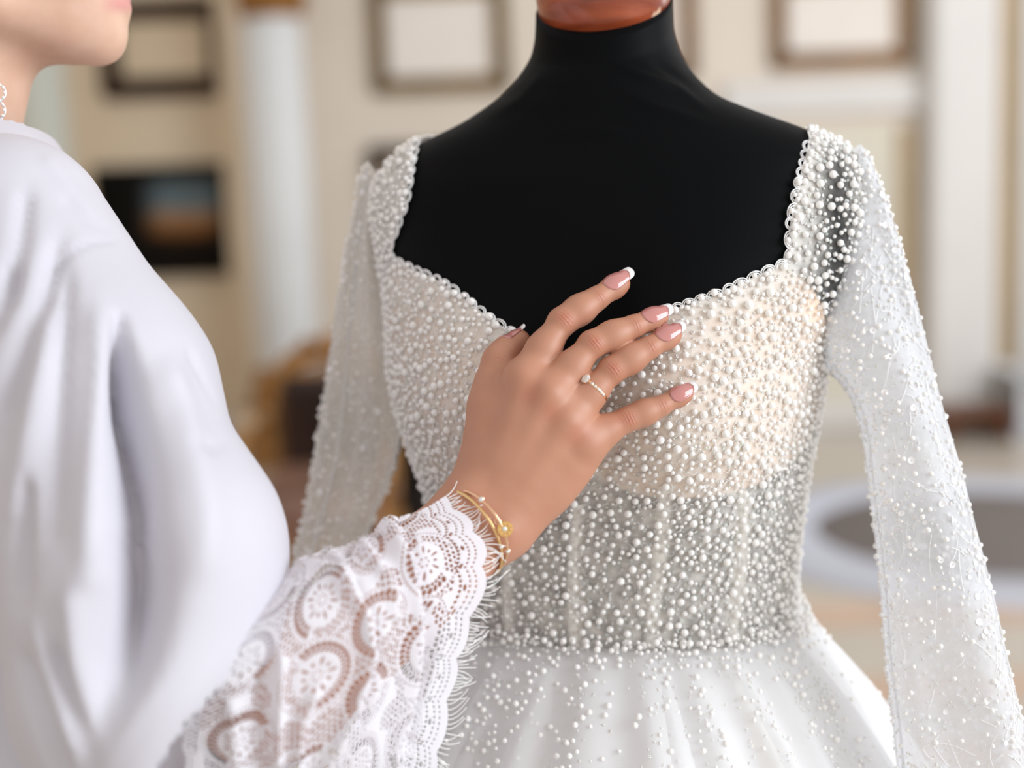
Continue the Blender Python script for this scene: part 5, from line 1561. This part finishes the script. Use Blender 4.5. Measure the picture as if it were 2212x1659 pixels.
for a in range(8):
    b = MB(); b.ball(cam2world((cp_ + np.array([math.cos(a * .785) * .0034, math.sin(a * .785) * .0034, -.0009]))[None])[0], .00055, 1); t.part('bead', b, M_rg, ch)
b = MB(); gem(b, cam2world((cp_ + np.array([-.0002, .0002, -.0011]))[None])[0], .0015, -FWD); t.part('stone', b, M_gem, ch, smooth=False)
an = np.arange(16) / 16 * 6.283
b = MB(); q0 = camp(1075, 1126, .8720)
b.tube(cam2world(q0 + np.stack([np.cos(an) * .0018, np.sin(an) * .0018, .0004 * np.sin(an)], 1)), .00055, 6, closed=True); t.part('jump_ring', b, M_rg)
# ring
pA, pB = FJ['ring'][0][0], FJ['ring'][1][0]
ax_ = (pB - pA) / np.linalg.norm(pB - pA); rc_ = pA + (pB - pA) * .60
u_ = np.array([0, 0, -1.0]); u_ -= ax_ * (u_ @ ax_); u_ /= np.linalg.norm(u_); v_ = np.cross(ax_, u_)
if v_[1] < 0: v_ = -v_
RRr = .0102
an = np.linspace(0, 2 * math.pi, 65)[:-1]
rt_ = Thing('finger_ring', cam2world(rc_[None])[0], 'gold ring with a round clear stone on the woman\'s ring finger', 'ring')
PT = lambda a, r=RRr: rc_ + (u_ * np.cos(a) + v_ * np.sin(a)) * r
b = MB(); b.tube(cam2world(np.stack([PT(a) for a in an])), .00105, 8, closed=True)
b.tube(cam2world(np.stack([PT(a) + ax_ * .0007 for a in an])), .0008, 8, closed=True)
rt_.part('band', b, M_rg)
sa = .78
p = PT(sa, RRr + .0026); nd_ = d2w(u_ * math.cos(sa) + v_ * math.sin(sa))
b = MB(); gem(b, cam2world(p[None])[0], .0034, nd_); rt_.part('diamond', b, M_gem, smooth=False, label='large round clear stone')
b = MB()
for k in range(5):
    a = k / 5 * 6.283; w1 = ax_ * math.cos(a) + (-u_ * math.sin(sa) + v_ * math.cos(sa)) * math.sin(a)
    b.tube(cam2world(np.stack([PT(sa, RRr), p + w1 * .0022 - (u_ * math.cos(sa) + v_ * math.sin(sa)) * .0010, p + w1 * .0030 + (u_ * math.cos(sa) + v_ * math.sin(sa)) * .0006])), .00045, 6)
rt_.part('prongs', b, M_rg)
for k in range(5):
    a = sa - .42 - k * .24
    b = MB(); gem(b, cam2world((PT(a, RRr + .0009) + ax_ * .0003)[None])[0], .0010, d2w(u_ * math.cos(a) + v_ * math.sin(a))); rt_.part('side_stone', b, M_gem, smooth=False)
# earring at the left edge
M_silver = pmat('white_beaded_wire', (238, 238, 240), 0.25, 0.3)
ep = lambda px, py, w=0: camp(px, py, .95)
ec = ep(-4, 190)
er = Thing('earring', cam2world(ec[None])[0], 'white beaded wire drop earring beside the woman\'s neck at the left edge', 'earring')
for k, (dx, dy, r_) in enumerate(((0, 0, .0052), (-3, 38, .0060), (-8, 74, .0075))):
    b = MB(); an = np.arange(28) / 28 * 6.283
    c_ = ep(-2 + dx, 200 + dy)
    b.tube(cam2world(c_ + np.stack([np.cos(an) * r_ * .75, np.sin(an) * r_, .0015 * np.cos(an)], 1)), .0006, 6, closed=True)
    o = er.part('loop', b, M_silver)
    for q in range(9):
        a = q / 9 * 6.283; b = MB(); b.ball(cam2world((c_ + np.array([math.cos(a) * r_ * .75, math.sin(a) * r_, -.0007]))[None])[0], .0011, 1); er.part('bead', b, M_pearl, o)
b = MB(); b.tube(cam2world(np.stack([ep(-30, 60), ep(-22, 110), ep(-10, 160), ep(-3, 184)])), .0005, 6); er.part('hook', b, M_silver)
